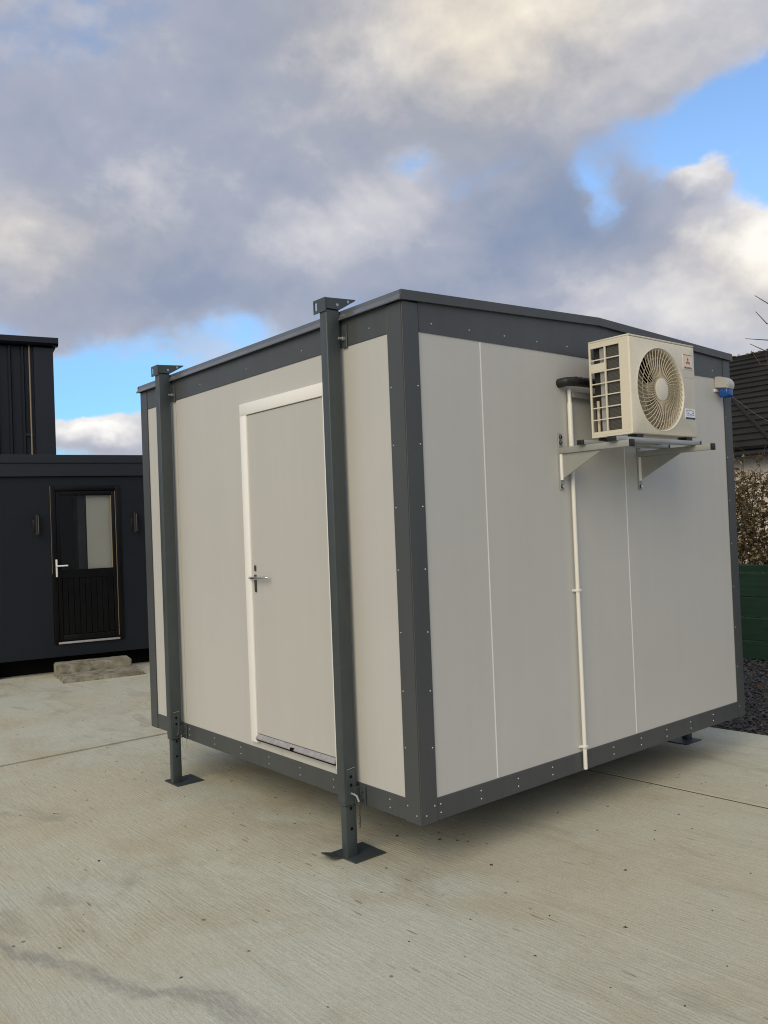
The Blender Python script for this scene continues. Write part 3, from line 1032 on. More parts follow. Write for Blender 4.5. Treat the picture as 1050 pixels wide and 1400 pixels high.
# ================================================================== AIR CONDITIONER
AX0, AX1, AY0, AY1, AZ0, AZ1 = 0.135, 0.400, 1.250, 1.893, 1.852, 2.384
ac = thing('air_conditioner', 'cream outdoor air conditioning unit with round fan grille on the wall bracket', 'air conditioner', ((AX0 + AX1) / 2, (AY0 + AY1) / 2, AZ0))
fcy, fcz, frad = 1.532, 2.108, 0.226


def front_panel():
    """front sheet with rounded vertical edges and a round opening for the fan"""
    bm = B()
    N = 64
    rc = 0.012
    y0, y1, z0, z1 = AY0 + 0.0, AY1, AZ0 + 0.004, AZ1 - 0.004
    # rectangle point at same angle
    outer = []; inner = []; edge = []; lip = []
    for k in range(N):
        an = 2 * math.pi * k / N
        cy, cz = math.cos(an), math.sin(an)
        inner.append(bm.verts.new((AX1, fcy + frad * cy, fcz + frad * cz)))
        lip.append(bm.verts.new((AX1 - 0.02, fcy + (frad - 0.006) * cy, fcz + (frad - 0.006) * cz)))
        edge.append(bm.verts.new((AX1 + 0.004, fcy + (frad + 0.004) * cy, fcz + (frad + 0.004) * cz)))
        ts = []
        if cy > 1e-9: ts.append((y1 - rc - fcy) / cy)
        if cy < -1e-9: ts.append((y0 + rc - fcy) / cy)
        if cz > 1e-9: ts.append((z1 - rc - fcz) / cz)
        if cz < -1e-9: ts.append((z0 + rc - fcz) / cz)
        t = min(ts)
        outer.append([fcy + t * cy, fcz + t * cz])
    # snap nearest samples to the four corners
    for cy_, cz_ in ((y0 + rc, z0 + rc), (y0 + rc, z1 - rc), (y1 - rc, z0 + rc), (y1 - rc, z1 - rc)):
        i = min(range(N), key=lambda k: (outer[k][0] - cy_) ** 2 + (outer[k][1] - cz_) ** 2)
        outer[i] = [cy_, cz_]
    ov = [bm.verts.new((AX1, a, b)) for a, b in outer]
    flare = [bm.verts.new((AX1, fcy + (frad + 0.011) * math.cos(2 * math.pi * k / N), fcz + (frad + 0.011) * math.sin(2 * math.pi * k / N))) for k in range(N)]
    # rounded return at the sides
    o2 = []; o3 = []
    for a, b in outer:
        da = (a - (y0 + y1) / 2); db = (b - (z0 + z1) / 2)
        a2 = a + (rc * 0.7 if a > y1 - rc - 1e-6 else (-rc * 0.7 if a < y0 + rc + 1e-6 else 0))
        b2 = b + (rc * 0.7 if b > z1 - rc - 1e-6 else (-rc * 0.7 if b < z0 + rc + 1e-6 else 0))
        a3 = a + (rc if a > y1 - rc - 1e-6 else (-rc if a < y0 + rc + 1e-6 else 0))
        b3 = b + (rc if b > z1 - rc - 1e-6 else (-rc if b < z0 + rc + 1e-6 else 0))
        o2.append(bm.verts.new((AX1 - rc * 0.3, a2, b2)))
        o3.append(bm.verts.new((AX1 - rc, a3, b3)))
    for k in range(N):
        j = (k + 1) % N
        for A_, B_ in ((lip, inner), (inner, edge), (edge, flare), (flare, ov), (ov, o2), (o2, o3)):
            bm.faces.new((A_[k], A_[j], B_[j], B_[k]))
    bmesh.ops.recalc_face_normals(bm, faces=bm.faces)
    return obj('front_panel', bm, 'ac_cream', ac, smooth=True)


front_panel()
bm = B()
xe = AX1 - 0.0115
abox(bm, AX0, xe, AY0, AY1, AZ1 - 0.016, AZ1 - 0.004)            # top
abox(bm, AX0, xe, AY0, AY1, AZ0 + 0.004, AZ0 + 0.016)            # bottom
abox(bm, AX0, xe, AY1 - 0.006, AY1, AZ0 + 0.0165, AZ1 - 0.0165)  # far side
abox(bm, 0.332, xe, AY0, AY0 + 0.008, AZ0 + 0.0165, AZ1 - 0.0165)  # solid strip by the front edge
abox(bm, AX0, 0.146, AY0, AY0 + 0.008, AZ0 + 0.0165, AZ1 - 0.0165)
abox(bm, 0.1465, 0.3315, AY0, AY0 + 0.008, AZ0 + 0.0165, 1.886)
abox(bm, 0.1465, 0.3315, AY0, AY0 + 0.008, 2.349, AZ1 - 0.0165)
obj('casing', bm, 'ac_cream', ac)
box('lid', (AX0 - 0.002, AX1 - 0.003, AY0 - 0.002, AY1 + 0.002, AZ1 - 0.0035, AZ1 + 0.006), 'ac_cream', ac, bev=0.004)
# side grille bars
zr = [1.886 + k * (2.349 - 1.886) / 7 for k in range(8)]
for k in range(1, 7):
    box('grille_bar', (0.1465, 0.3315, AY0 + 0.001, AY0 + 0.007, zr[k] - 0.0030, zr[k] + 0.0030), 'ac_cream', ac)
box('grille_bar', (0.236, 0.245, AY0 - 0.0005, AY0 + 0.0005 + 0.008, 1.8865, 2.3485), 'ac_cream', ac)
box('hand_grip', (0.1465, 0.2355, AY0 + 0.0005, AY0 + 0.014, zr[5] + 0.0035, zr[6] - 0.021), 'ac_cream', ac)
box('coil', (0.245, 0.3310, AY0 + 0.014, AY0 + 0.03, 1.886, 2.349), 'coil_fins', ac)
box('cavity', (AX0 + 0.001, AX1 - 0.17, AY0 + 0.05, AY1 - 0.007, AZ0 + 0.017, AZ1 - 0.017), 'ac_dark', ac)
box('cavity_floor', (0.1465, 0.33, AY0 + 0.0305, AY0 + 0.049, AZ0 + 0.017, AZ1 - 0.017), 'ac_dark', ac)
obj('coil_pipe', tube(B(), [(0.166, AY0 + 0.028, 1.886), (0.166, AY0 + 0.028, 2.06)], 0.009, 10), 'ac_fan', ac, smooth=True)
box('coil_label', (0.196, 0.232, AY0 + 0.016, AY0 + 0.030, 1.886, 2.345), 'bracket_paint', ac)
# fan: shroud, blades, grille
bm = B()
N = 48
ra = [bm.verts.new((AX1 - 0.02, fcy + (frad - 0.006) * math.cos(2 * math.pi * k / N), fcz + (frad - 0.006) * math.sin(2 * math.pi * k / N))) for k in range(N)]
rb = [bm.verts.new((AX1 - 0.12, fcy + (frad - 0.012) * math.cos(2 * math.pi * k / N), fcz + (frad - 0.012) * math.sin(2 * math.pi * k / N))) for k in range(N)]
for k in range(N):
    bm.faces.new((ra[k], ra[(k + 1) % N], rb[(k + 1) % N], rb[k]))
obj('fan_shroud', bm, 'ac_fan', ac, smooth=True)
fan = obj('fan', tube(B(), [(AX1 - 0.11, fcy, fcz), (AX1 - 0.035, fcy, fcz)], 0.05, 20), 'ac_fan', ac, smooth=True)
for b_ in range(3):
    bm = B()
    grid = []
    a0 = R(-12 + 120 * b_)
    for i in range(7):
        r_ = 0.045 + i * 0.0275
        row = []
        for j in range(9):
            an = a0 + R(112) * j / 8 + 0.25 * (i / 6)
            row.append(bm.verts.new((AX1 - 0.095 + 0.055 * j / 8, fcy + r_ * math.cos(an), fcz + r_ * math.sin(an))))
        grid.append(row)
    for i in range(6):
        for j in range(8):
            bm.faces.new((grid[i][j], grid[i + 1][j], grid[i + 1][j + 1], grid[i][j + 1]))
    ex = bmesh.ops.solidify(bm, geom=list(bm.faces), thickness=0.003)
    obj('fan_blade', bm, 'ac_fan', fan, smooth=True)
bm = B()
NR = 46
for k in range(NR):
    a0 = 2 * math.pi * k / NR
    pts = []
    for i in range(7):
        r_ = 0.058 + i * (frad - 0.004 - 0.058) / 6
        an = a0 - 0.34 * (i / 6) ** 1.3
        dome = 0.010 * math.sqrt(max(0, 1 - (r_ / (frad + 0.002)) ** 2))
        pts.append((AX1 - 0.006 + dome, fcy + r_ * math.cos(an), fcz + r_ * math.sin(an)))
    tube(bm, pts, 0.0023, 4, cap=False)
for r_ in (0.092, 0.132, 0.176):
    dome = 0.010 * math.sqrt(max(0, 1 - (r_ / (frad + 0.002)) ** 2))
    pts = [(AX1 - 0.0085 + dome, fcy + r_ * math.cos(2 * math.pi * k / 40), fcz + r_ * math.sin(2 * math.pi * k / 40)) for k in range(41)]
    tube(bm, pts, 0.0014, 4, cap=False)
gr_ = obj('fan_grille', bm, 'ac_fan', ac, smooth=True)
bm = B()
tube(bm, [(AX1 - 0.004, fcy, fcz), (AX1 + 0.006, fcy, fcz), (AX1 + 0.0085, fcy, fcz)], 0.062, 32, radii=[0.062, 0.062, 0.055])
obj('grille_hub', bm, 'ac_cream', gr_, smooth=True)
# recessed service cover lines
for z in (2.197, 2.020):
    box('cover_line', (AX1 - 0.004, AX1 + 0.0006, 1.775, 1.879, z - 0.0016, z + 0.0016), 'ac_fan', ac)
# badge
FXX = AX1
badge = box('badge', (FXX - 0.002, FXX + 0.0022, 1.764, 1.864, 2.243, 2.330), 'ac_cream', ac, bev=0.001, seg=1)


def flat_poly(name, pts, x, mat, parent):
    bm = B()
    prism(bm, pts, 'x', x - 0.0006, x)
    return obj(name, bm, mat, parent)


by, bz, ds = 1.815, 2.288, 0.0150


def rhomb(cx, cz, ang):
    # 60-degree diamond pointing away from the centre
    u = (math.cos(R(ang)), math.sin(R(ang)))
    w = (-u[1], u[0])
    L_, W_ = ds * 1.7, ds * 0.5
    return [(cx, cz), (cx + u[0] * L_ / 2 + w[0] * W_, cz + u[1] * L_ / 2 + w[1] * W_), (cx + u[0] * L_, cz + u[1] * L_), (cx + u[0] * L_ / 2 - w[0] * W_, cz + u[1] * L_ / 2 - w[1] * W_)]


for ang in (90, 210, 330):
    flat_poly('diamond', rhomb(by, bz, ang), FXX + 0.0032, 'logo_red', badge)
flat_poly('badge_line', [(1.766, 2.325), (1.862, 2.325), (1.862, 2.3285), (1.766, 2.3285)], FXX + 0.0032, 'logo_red', badge)


def text_mesh(s, size, mat, parent, name, center, stretch=1.0):
    """flat lettering facing +X"""
    cu = bpy.data.curves.new('lettering', 'FONT')
    cu.body = s; cu.size = size; cu.align_x = 'CENTER'; cu.align_y = 'CENTER'
    cu.offset = size * 0.02
    to = bpy.data.objects.new('lettering', cu)
    link(to)
    dg = bpy.context.evaluated_depsgraph_get()
    me0 = to.evaluated_get(dg).to_mesh()
    bm = B()
    bm.from_mesh(me0)
    to.evaluated_get(dg).to_mesh_clear()
    bpy.data.objects.remove(to, do_unlink=True)
    for v in bm.verts:
        v.co = Vector((center[0], center[1] + v.co.x * stretch, center[2] + v.co.y))
    return obj(name, bm, mat, parent)


text_mesh('MITSUBISHI', 0.0155, 'logo_ink', badge, 'lettering', (FXX + 0.0030, by, 2.2525), 1.0)
stk = box('sticker', (FXX - 0.002, FXX + 0.0016, 1.768, 1.868, 1.958, 2.018), 'sticker_white', ac)
box('sticker_band', (FXX + 0.0017, FXX + 0.0022, 1.768, 1.868, 1.958, 1.968), 'sticker_navy', stk)
for (ya, yb_, za, zb_) in ((1.776, 1.792, 2.004, 2.010), (1.780, 1.786, 1.975, 2.003), (1.800, 1.822, 2.006, 2.011), (1.826, 1.838, 2.009, 2.013), (1.842, 1.858, 2.004, 2.008),
                           (1.798, 1.806, 1.976, 1.998), (1.812, 1.832, 1.976, 1.980), (1.812, 1.832, 1.985, 1.989), (1.838, 1.858, 1.980, 1.984), (1.838, 1.858, 1.990, 1.997)):
    box('sticker_print', (FXX + 0.0017, FXX + 0.0021, ya, yb_, za, zb_), 'sticker_blue', stk)
for (xx, yy) in ((0.17, 1.33), (0.17, 1.82), (0.36, 1.33), (0.36, 1.82)):
    box('mounting_foot', (xx - 0.03, xx + 0.03, yy - 0.03, yy + 0.03, 1.8375, AZ0 + 0.0035), 'rubber_black', ac, bev=0.002, seg=1)

# ================================================================== WALL BRACKET
br = thing('wall_bracket', 'grey steel wall bracket carrying the air conditioning unit', 'bracket', (0.0, 1.51, 1.575))
for ya, xe in ((1.136, 0.458), (1.893, 0.482)):
    box('wall_plate', (-0.0035, 0.0045, ya - 0.016, ya + 0.016, 1.578, 1.893), 'bracket_paint', br, bev=0.0015, seg=1)
    arm = box('arm', (0.005, xe, ya - 0.016, ya + 0.016, 1.778, 1.812), 'bracket_paint', br, bev=0.002, seg=2)
    bm = B()
    prism(bm, [(0.005, 1.634), (0.005, 1.7775), (0.285, 1.7775)], 'y', ya - 0.004, ya + 0.004)
    obj('gusset', bm, 'bracket_paint', br)
    box('spine', (0.0048, 0.020, ya - 0.012, ya - 0.0045, 1.632, 1.776), 'white_upvc', br)
    for z in (1.872, 1.842, 1.597):
        obj('bolt', tube(B(), [(0.0063, ya, z), (0.014, ya, z)], 0.0085, 6), 'chrome', br)
        obj('washer', tube(B(), [(0.0046, ya, z), (0.0062, ya, z)], 0.0125, 14), 'dark_metal', br)
    box('end_cap', (xe + 0.0005, xe + 0.014, ya - 0.0175, ya + 0.0175, 1.776, 1.814), 'rubber_black', br, bev=0.003)
for xa, xb in ((0.150, 0.190), (0.345, 0.395)):
    box('cross_rail', (xa, xb, 1.105, 1.925, 1.8125, 1.837), 'galvanised', br, bev=0.004)
    for yy in (1.092, 1.9255):
        box('end_cap', (xa - 0.001, xb + 0.001, yy, yy + 0.0125, 1.812, 1.838), 'rubber_black', br, bev=0.003)

# ================================================================== PIPEWORK
pipe = thing('drain_pipe', 'slim white plastic pipe running down the cabin wall', 'pipe', (0.02, 1.22, 0.012))
bm = B()
tube(bm, [(0.017, 1.219, 0.012), (0.017, 1.2185, 0.7), (0.017, 1.2165, 1.3), (0.017, 1.217, 2.02)], 0.0115, 14)
obj('pipe', bm, 'white_plastic', pipe, smooth=True)
bm = B()
tube(bm, [(0.017, 1.217, 1.79), (0.017, 1.217, 2.06), (0.017, 1.217, 2.075), (0.017, 1.217, 2.145)], 0.0145, 14, radii=[0.0145, 0.0145, 0.011, 0.011])
obj('sleeve', bm, 'white_plastic', pipe, smooth=True)
for z in (1.011, 0.137):
    bm = B()
    abox(bm, -0.003, 0.032, 1.202, 1.2355, z - 0.007, z + 0.007, bev=0.003)
    abox(bm, -0.003, 0.006, 1.188, 1.250, z - 0.006, z + 0.006, bev=0.002)
    obj('clip', bm, 'white_plastic', pipe, smooth=True)
box('trunking', (-0.0035, 0.030, 1.234, 1.62, 2.100, 2.132), 'bracket_paint', pipe, bev=0.002)
hose = thing('insulated_pipe', 'black foam insulated pipe entering the wall behind the air conditioning unit', 'pipe', (0.04, 1.3, 2.15))
bm = B()
tube(bm, [(-0.004, 1.155, 2.176), (0.020, 1.153, 2.177), (0.045, 1.163, 2.179), (0.058, 1.20, 2.181), (0.060, 1.28, 2.183), (0.060, 1.48, 2.185), (0.075, 1.62, 2.184), (0.115, 1.72, 2.18), (0.140, 1.78, 2.17)], 0.026, 16)
obj('insulation', bm, 'rubber_black', hose, smooth=True)
bm = B()
for k in range(7):
    yy = 1.22 + k * 0.042
    tube(bm, [(0.060, yy, 2.1835), (0.060, yy + 0.006, 2.1835)], 0.0272, 16)
obj('tape_wrap', bm, 'rubber_black', hose, smooth=True)

# ================================================================== ALARM SOUNDER
al = thing('alarm_sounder', 'white alarm sounder with a blue lens at the top of the corner post', 'alarm', (0.0, 2.95, 2.25))
bm = B()
prof = [(-0.0035, 2.352)]
for k in range(9):
    an = R(90 - k * 90 / 8)
    prof.append((0.012 + 0.085 * math.cos(an), 2.285 + 0.067 * math.sin(an)))
prof += [(0.090, 2.262), (-0.0035, 2.275)]
t = bmesh.new()
prism(t, prof, 'y', 2.834, 2.926)
bmesh.ops.bevel(t, geom=[e for e in t.edges if abs(e.verts[0].co.y - e.verts[1].co.y) < 1e-6], offset=0.006, segments=2, affect='EDGES')
merge(bm, t)
obj('hood', bm, 'siren_grey', al, smooth=True)
box('lens', (0.018, 0.088, 2.838, 2.924, 2.205, 2.2675), 'blue_lens', al, bev=0.014, seg=3)
box('back_plate', (-0.0035, 0.0085, 2.826, 2.926, 2.250, 2.2675), 'white_plastic', al)

# ================================================================== DARK MODULAR BUILDING
E_ANG = R(77.693)
AORG = (-8.94, 0.514)


def dloc(x, d, z=0):
    """building local -> world (x along the wall, d outwards)"""
    c, s = math.cos(E_ANG), math.sin(E_ANG)
    return (AORG[0] + c * x + s * d, AORG[1] + s * x - c * d, z)


ZG = gz(AORG[0])
mb = thing('modular_building', 'low dark anthracite modular office with a flat roof and black half glazed door', 'building', (AORG[0], AORG[1], 0.0), E_ANG, local=True)
WB, FBZ, TOPZ = -0.19, 2.272, 2.572
dx0, dx1, dz0, dz1 = 0.690, 1.618, -0.02, 2.145
# wall boards either side, above and below the door
for x0, x1 in ((-5.5, -3.105), (-3.095, -0.705), (-0.695, dx0), (dx1, 2.695), (2.705, 5.095), (5.105, 7.5)):
    box('wall_board', (x0, x1, 0.0, 0.06, WB, FBZ), 'anthracite', mb)
box('wall_board', (dx0 + 0.0005, dx1 - 0.0005, 0.0, 0.06, dz1, FBZ), 'anthracite', mb)
box('wall_board', (dx0 + 0.0005, dx1 - 0.0005, 0.0, 0.06, WB, dz0), 'anthracite', mb)
box('fascia', (-5.53, 7.53, -0.045, 0.06, FBZ + 0.006, TOPZ - 0.115), 'anthracite_trim', mb, bev=0.004, seg=1)
box('parapet', (-5.55, 7.55, -0.065, 0.10, TOPZ - 0.1145, TOPZ), 'anthracite_trim', mb, bev=0.006, seg=1)
box('shadow_groove', (-5.5, 7.5, 0.004, 0.06, FBZ, FBZ + 0.0058), 'black_gap', mb)
box('roof', (-5.52, 7.52, 0.101, 5.6, TOPZ - 0.10, TOPZ - 0.02), 'anthracite_trim', mb)
box('end_wall', (-5.5, -5.44, 0.0605, 5.6, WB, FBZ + 0.2), 'anthracite', mb)
box('end_wall', (7.44, 7.5, 0.0605, 5.6, WB, FBZ + 0.2), 'anthracite', mb)
box('back_wall', (-5.5, 7.5, 5.605, 5.66, WB, FBZ + 0.2), 'anthracite', mb)
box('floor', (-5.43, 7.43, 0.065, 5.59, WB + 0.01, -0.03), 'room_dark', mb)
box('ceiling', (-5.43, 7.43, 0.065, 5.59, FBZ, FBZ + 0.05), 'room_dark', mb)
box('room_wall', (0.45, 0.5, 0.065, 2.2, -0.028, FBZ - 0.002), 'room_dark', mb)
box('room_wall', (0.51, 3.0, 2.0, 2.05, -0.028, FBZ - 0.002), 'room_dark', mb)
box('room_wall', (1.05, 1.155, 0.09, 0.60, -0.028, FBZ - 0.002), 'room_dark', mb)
box('reflection_panel', (1.165, 1.60, 0.064, 0.074, 0.8, 2.1), 'reflection_cream', mb)  # added cream panel, paints in the pale reflection on the door glass
box('shade_sheet', (-5.4, 7.4, 0.30, 0.36, ZG - 0.05, WB), 'black_gap', mb)  # near-black sheet paints in the shade under the raised building
for k in range(6):
    xx = -5.0 + k * 2.35
    box('support_pad', (xx, xx + 0.3, 0.10, 0.29, ZG - 0.05, WB - 0.001), 'black_gap', mb)
# door set
dd = box('door', (dx0 + 0.09, dx1 - 0.09, 0.012, 0.055, 0.875, 0.990), 'black_upvc', mb)   # mid rail carries the rest
f0, f1 = dx0 + 0.002, dx1 - 0.002
fr = box('door_frame', (f0, f0 + 0.062, -0.022, 0.058, dz0 + 0.002, dz1 - 0.002), 'black_upvc', dd, bev=0.006)
box('door_frame', (f1 - 0.062, f1, -0.022, 0.058, dz0 + 0.002, dz1 - 0.002), 'black_upvc', dd, bev=0.006)
box('door_frame', (f0 + 0.0625, f1 - 0.0625, -0.022, 0.058, dz1 - 0.064, dz1 - 0.002), 'black_upvc', dd, bev=0.006)
s0, s1 = f0 + 0.066, f1 - 0.066
box('stile', (s0, s0 + 0.055, 0.002, 0.05, 0.02, dz1 - 0.068), 'black_upvc', dd, bev=0.005)
box('stile', (s1 - 0.055, s1, 0.002, 0.05, 0.02, dz1 - 0.068), 'black_upvc', dd, bev=0.005)
box('top_rail', (s0 + 0.0555, s1 - 0.0555, 0.002, 0.05, dz1 - 0.135, dz1 - 0.068), 'black_upvc', dd, bev=0.005)
box('bottom_rail', (s0 + 0.0555, s1 - 0.0555, 0.002, 0.05, 0.02, 0.10), 'black_upvc', dd, bev=0.005)
box('glass_pane', (s0 + 0.056, s1 - 0.056, 0.024, 0.030, 0.9905, dz1 - 0.1355), 'window_glass', dd)
nS = 9
for k in range(nS):
    w_ = (s1 - s0 - 0.112) / nS
    xa = s0 + 0.056 + k * w_
    box('slat', (xa + 0.0015, xa + w_ - 0.0015, 0.018, 0.040, 0.101, 0.8745), 'black_upvc', dd, bev=0.004, seg=1)
box('glazing_bead', (s1 - 0.066, s1 - 0.058, -0.001, 0.020, 0.995, dz1 - 0.14), 'edge_tan', dd)
box('glazing_bead', (f1 - 0.073, f1 - 0.067, -0.006, 0.020, 0.04, dz1 - 0.075), 'edge_tan', dd)
box('edge_trim', (f0 - 0.0035, f0 - 0.0005, -0.024, -0.001, 0.95, dz1), 'edge_tan', dd)
box('sill', (f0 + 0.05, f1 - 0.065, -0.040, 0.02, -0.016, 0.008), 'aluminium', dd, bev=0.002)
bm = B()
abox(bm, 0.733, 0.757, -0.030, -0.0225 + 0.024, 0.90, 1.14, bev=0.003)
hp2 = obj('handle_plate', bm, 'joint_white', dd, smooth=True)
bm = B()
tube(bm, [(0.745, -0.03, 1.05), (0.745, -0.075, 1.05), (0.76, -0.082, 1.05), (0.885, -0.080, 1.052)], 0.011, 10)
obj('lever', bm, 'joint_white', hp2, smooth=True)


# wall lamps
def wall_lamp(xc, zc, label):
    lx = dloc(xc, 0, zc - 0.13)
    la = thing('wall_lamp', label, 'lamp', lx, E_ANG, group='wall lamps beside the black door', local=True)
    bm = B()
    abox(bm, -0.045, 0.000, -0.012, 0.0015, 0.05, 0.20, bev=0.004)
    obj('back_plate', bm, 'lamp_body', la, smooth=True)
    bm = B()
    tube(bm, [(-0.02, -0.010, 0.125), (0.01, -0.05, 0.125)], 0.012, 8)
    obj('stem', bm, 'lamp_body', la, smooth=True)
    bm = B()
    tube(bm, [(0.01, -0.065, 0.0), (0.01, -0.065, 0.265)], 0.032, 16)
    obj('tube', bm, 'lamp_body', la, smooth=True)
    for za, zb_ in ((-0.004, 0.012), (0.253, 0.269)):
        obj('rim', tube(B(), [(0.01, -0.065, za), (0.01, -0.065, zb_)], 0.0335, 16), 'lamp_body', la, smooth=True)
    bm = B()
    abox(bm, 0.016, 0.024, -0.0985, -0.090, 0.012, 0.253)
    obj('front_strip', bm, 'lamp_steel', la)


wall_lamp(0.505, 1.62, 'up-down wall lamp left of the black door, by its handle side')
wall_lamp(1.80, 1.612, 'up-down wall lamp right of the black door, next to the cabin edge')


# concrete blocks used as steps
def rough_block(name, label, x0, x1, d0, d1, z0, z1, seed):
    rnd = random.Random(seed)
    bm = B()
    t = bmesh.new()
    abox(t, x0, x1, -d1, -d0, z0, z1)
    bmesh.ops.subdivide_edges(t, edges=[e for e in t.edges if abs(e.verts[0].co.x - e.verts[1].co.x) > 0.3], cuts=14, use_grid_fill=True)
    bmesh.ops.subdivide_edges(t, edges=[e for e in t.edges if abs(e.verts[0].co.y - e.verts[1].co.y) > 0.2], cuts=4, use_grid_fill=True)
    bmesh.ops.bevel(t, geom=[e for e in t.edges if e.calc_face_angle(0) > 1.0], offset=0.014, segments=2, affect='EDGES')
    for v in t.verts:
        if v.co.z > z0 + 0.01:
            v.co += Vector((rnd.uniform(-1, 1), rnd.uniform(-1, 1), rnd.uniform(-1, 1))) * 0.002
    merge(bm, t)
    o = obj(name, bm, 'rough_concrete', None, smooth=True)
    o.location = (AORG[0], AORG[1], 0)
    o.rotation_euler = (0, 0, E_ANG)
    tag(o, label, 'concrete block', 'concrete blocks used as steps')


zs = gz(-8.4)
rough_block('concrete_block', 'upper weathered concrete block used as a step below the black door', 0.66, 1.62, 0.10, 0.46, zs - 0.01, zs + 0.18, 4)
rough_block('concrete_block', 'lower mossy concrete block in front of the upper step block', 0.68, 1.68, 0.49, 0.98, zs - 0.01, zs + 0.075, 5)

# ================================================================== CLAD HALL BEHIND
HOFF = 8.0
hall = thing('clad_hall', 'tall dark ribbed metal clad hall behind the low office', 'hall', dloc(0, -HOFF, gz(-17)), E_ANG, local=True)
hz0 = 0.0
hb = gz(-17)
hx1 = 1.64
htop = 5.98 - hb - 0.22
pitch = 0.27
nP = 26
# ribbed sheets, one per pitch pair
for k in range(nP):
    bm = B()
    xa = hx1 - 0.42 - (k + 1) * pitch
    zt = htop + 0.0
    pts = [(xa, 0.0), (xa + 0.022, -0.055), (xa + 0.062, -0.055), (xa + 0.084, 0.0), (xa + pitch - 0.001, 0.0), (xa + pitch - 0.001, 0.012), (xa, 0.012)]
    prism(bm, pts, 'z', hz0, zt)
    obj('cladding_sheet', bm, 'hall_clad', hall)
box('corner_flashing', (hx1 - 0.42 + 0.001, hx1, -0.03, 0.02, hz0, htop), 'hall_trim', hall, bev=0.006, seg=1)
box('corner_flashing', (hx1 - 0.019, hx1 + 0.004, 0.021, 0.4, hz0, htop), 'hall_trim', hall)
box('side_wall', (hx1 - 0.02, hx1 - 0.002, 0.4005, 9.0, hz0, htop), 'hall_clad', hall)
box('back_wall', (-6.0, hx1 - 0.03, 8.98, 9.0, hz0, htop), 'hall_clad', hall)
box('end_wall', (-6.0, -5.98, 0.02, 8.97, hz0, htop), 'hall_clad', hall)
bm = B()
gp = [(0.02, htop + 0.02), (-0.16, htop + 0.02), (-0.205, htop + 0.07), (-0.21, htop + 0.19), (-0.185, htop + 0.20), (0.02, htop + 0.20)]
prism(bm, gp, 'x', -6.1, hx1 + 0.10)
obj('gutter', bm, 'hall_trim', hall)
bm = B()
prism(bm, [(-0.17, htop + 0.201), (4.5, htop + 0.95), (9.1, htop + 0.201), (9.1, htop + 0.0), (0.03, htop + 0.001)], 'x', -6.05, hx1 + 0.06)
obj('roof', bm, 'hall_trim', hall)
bm = B()
tube(bm, [(hx1 - 0.505, -0.06, hz0), (hx1 - 0.505, -0.06, htop + 0.02)], 0.017, 10)
dp = obj('downpipe', bm, 'edge_tan', hall, smooth=True)  # tan colour paints in a lit edge against the dark cladding
box('pipe_bracket', (hx1 - 0.62, hx1 - 0.48, -0.055, -0.042, 3.75 - hb, 3.80 - hb), 'gutter_black', dp)

# ================================================================== GREEN FENCE
FY = 6.78
fence = thing('timber_fence', 'dark green painted fence of wide horizontal boards behind the gravel', 'fence', (-1.0, FY, gz(-1)))
zb0 = gz(-1.8) + 0.02
rows = [(0.00, 0.215), (0.22, 0.475), (0.48, 0.715), (0.72, 0.995), (1.00, 1.085)]
for ci, (xa, xb) in enumerate(((-6.6, -3.605), (-3.595, -0.605), (-0.595, 2.395), (2.405, 5.4))):
    for ri, (a, b) in enumerate(rows):
        j = random.uniform(-0.006, 0.006)
        bm = B()
        z0 = zb0 + 0.02 * (xa + 3.3) * 0.0
        prism(bm, [(FY + j, z0 + a), (FY + 0.022 + j, z0 + a), (FY + 0.022 + j, z0 + b), (FY + 0.006 + j, z0 + b), (FY - 0.006 + j, z0 + b - 0.012)], 'x', xa, xb)
        obj('board', bm, 'fence_green', fence)
for xx in (-6.6, -3.6, -0.6, 2.4, 5.4):
    box('post', (xx - 0.05, xx + 0.05, FY + 0.032, FY + 0.13, gz(xx) - 0.3, zb0 + 1.12), 'fence_green', fence)


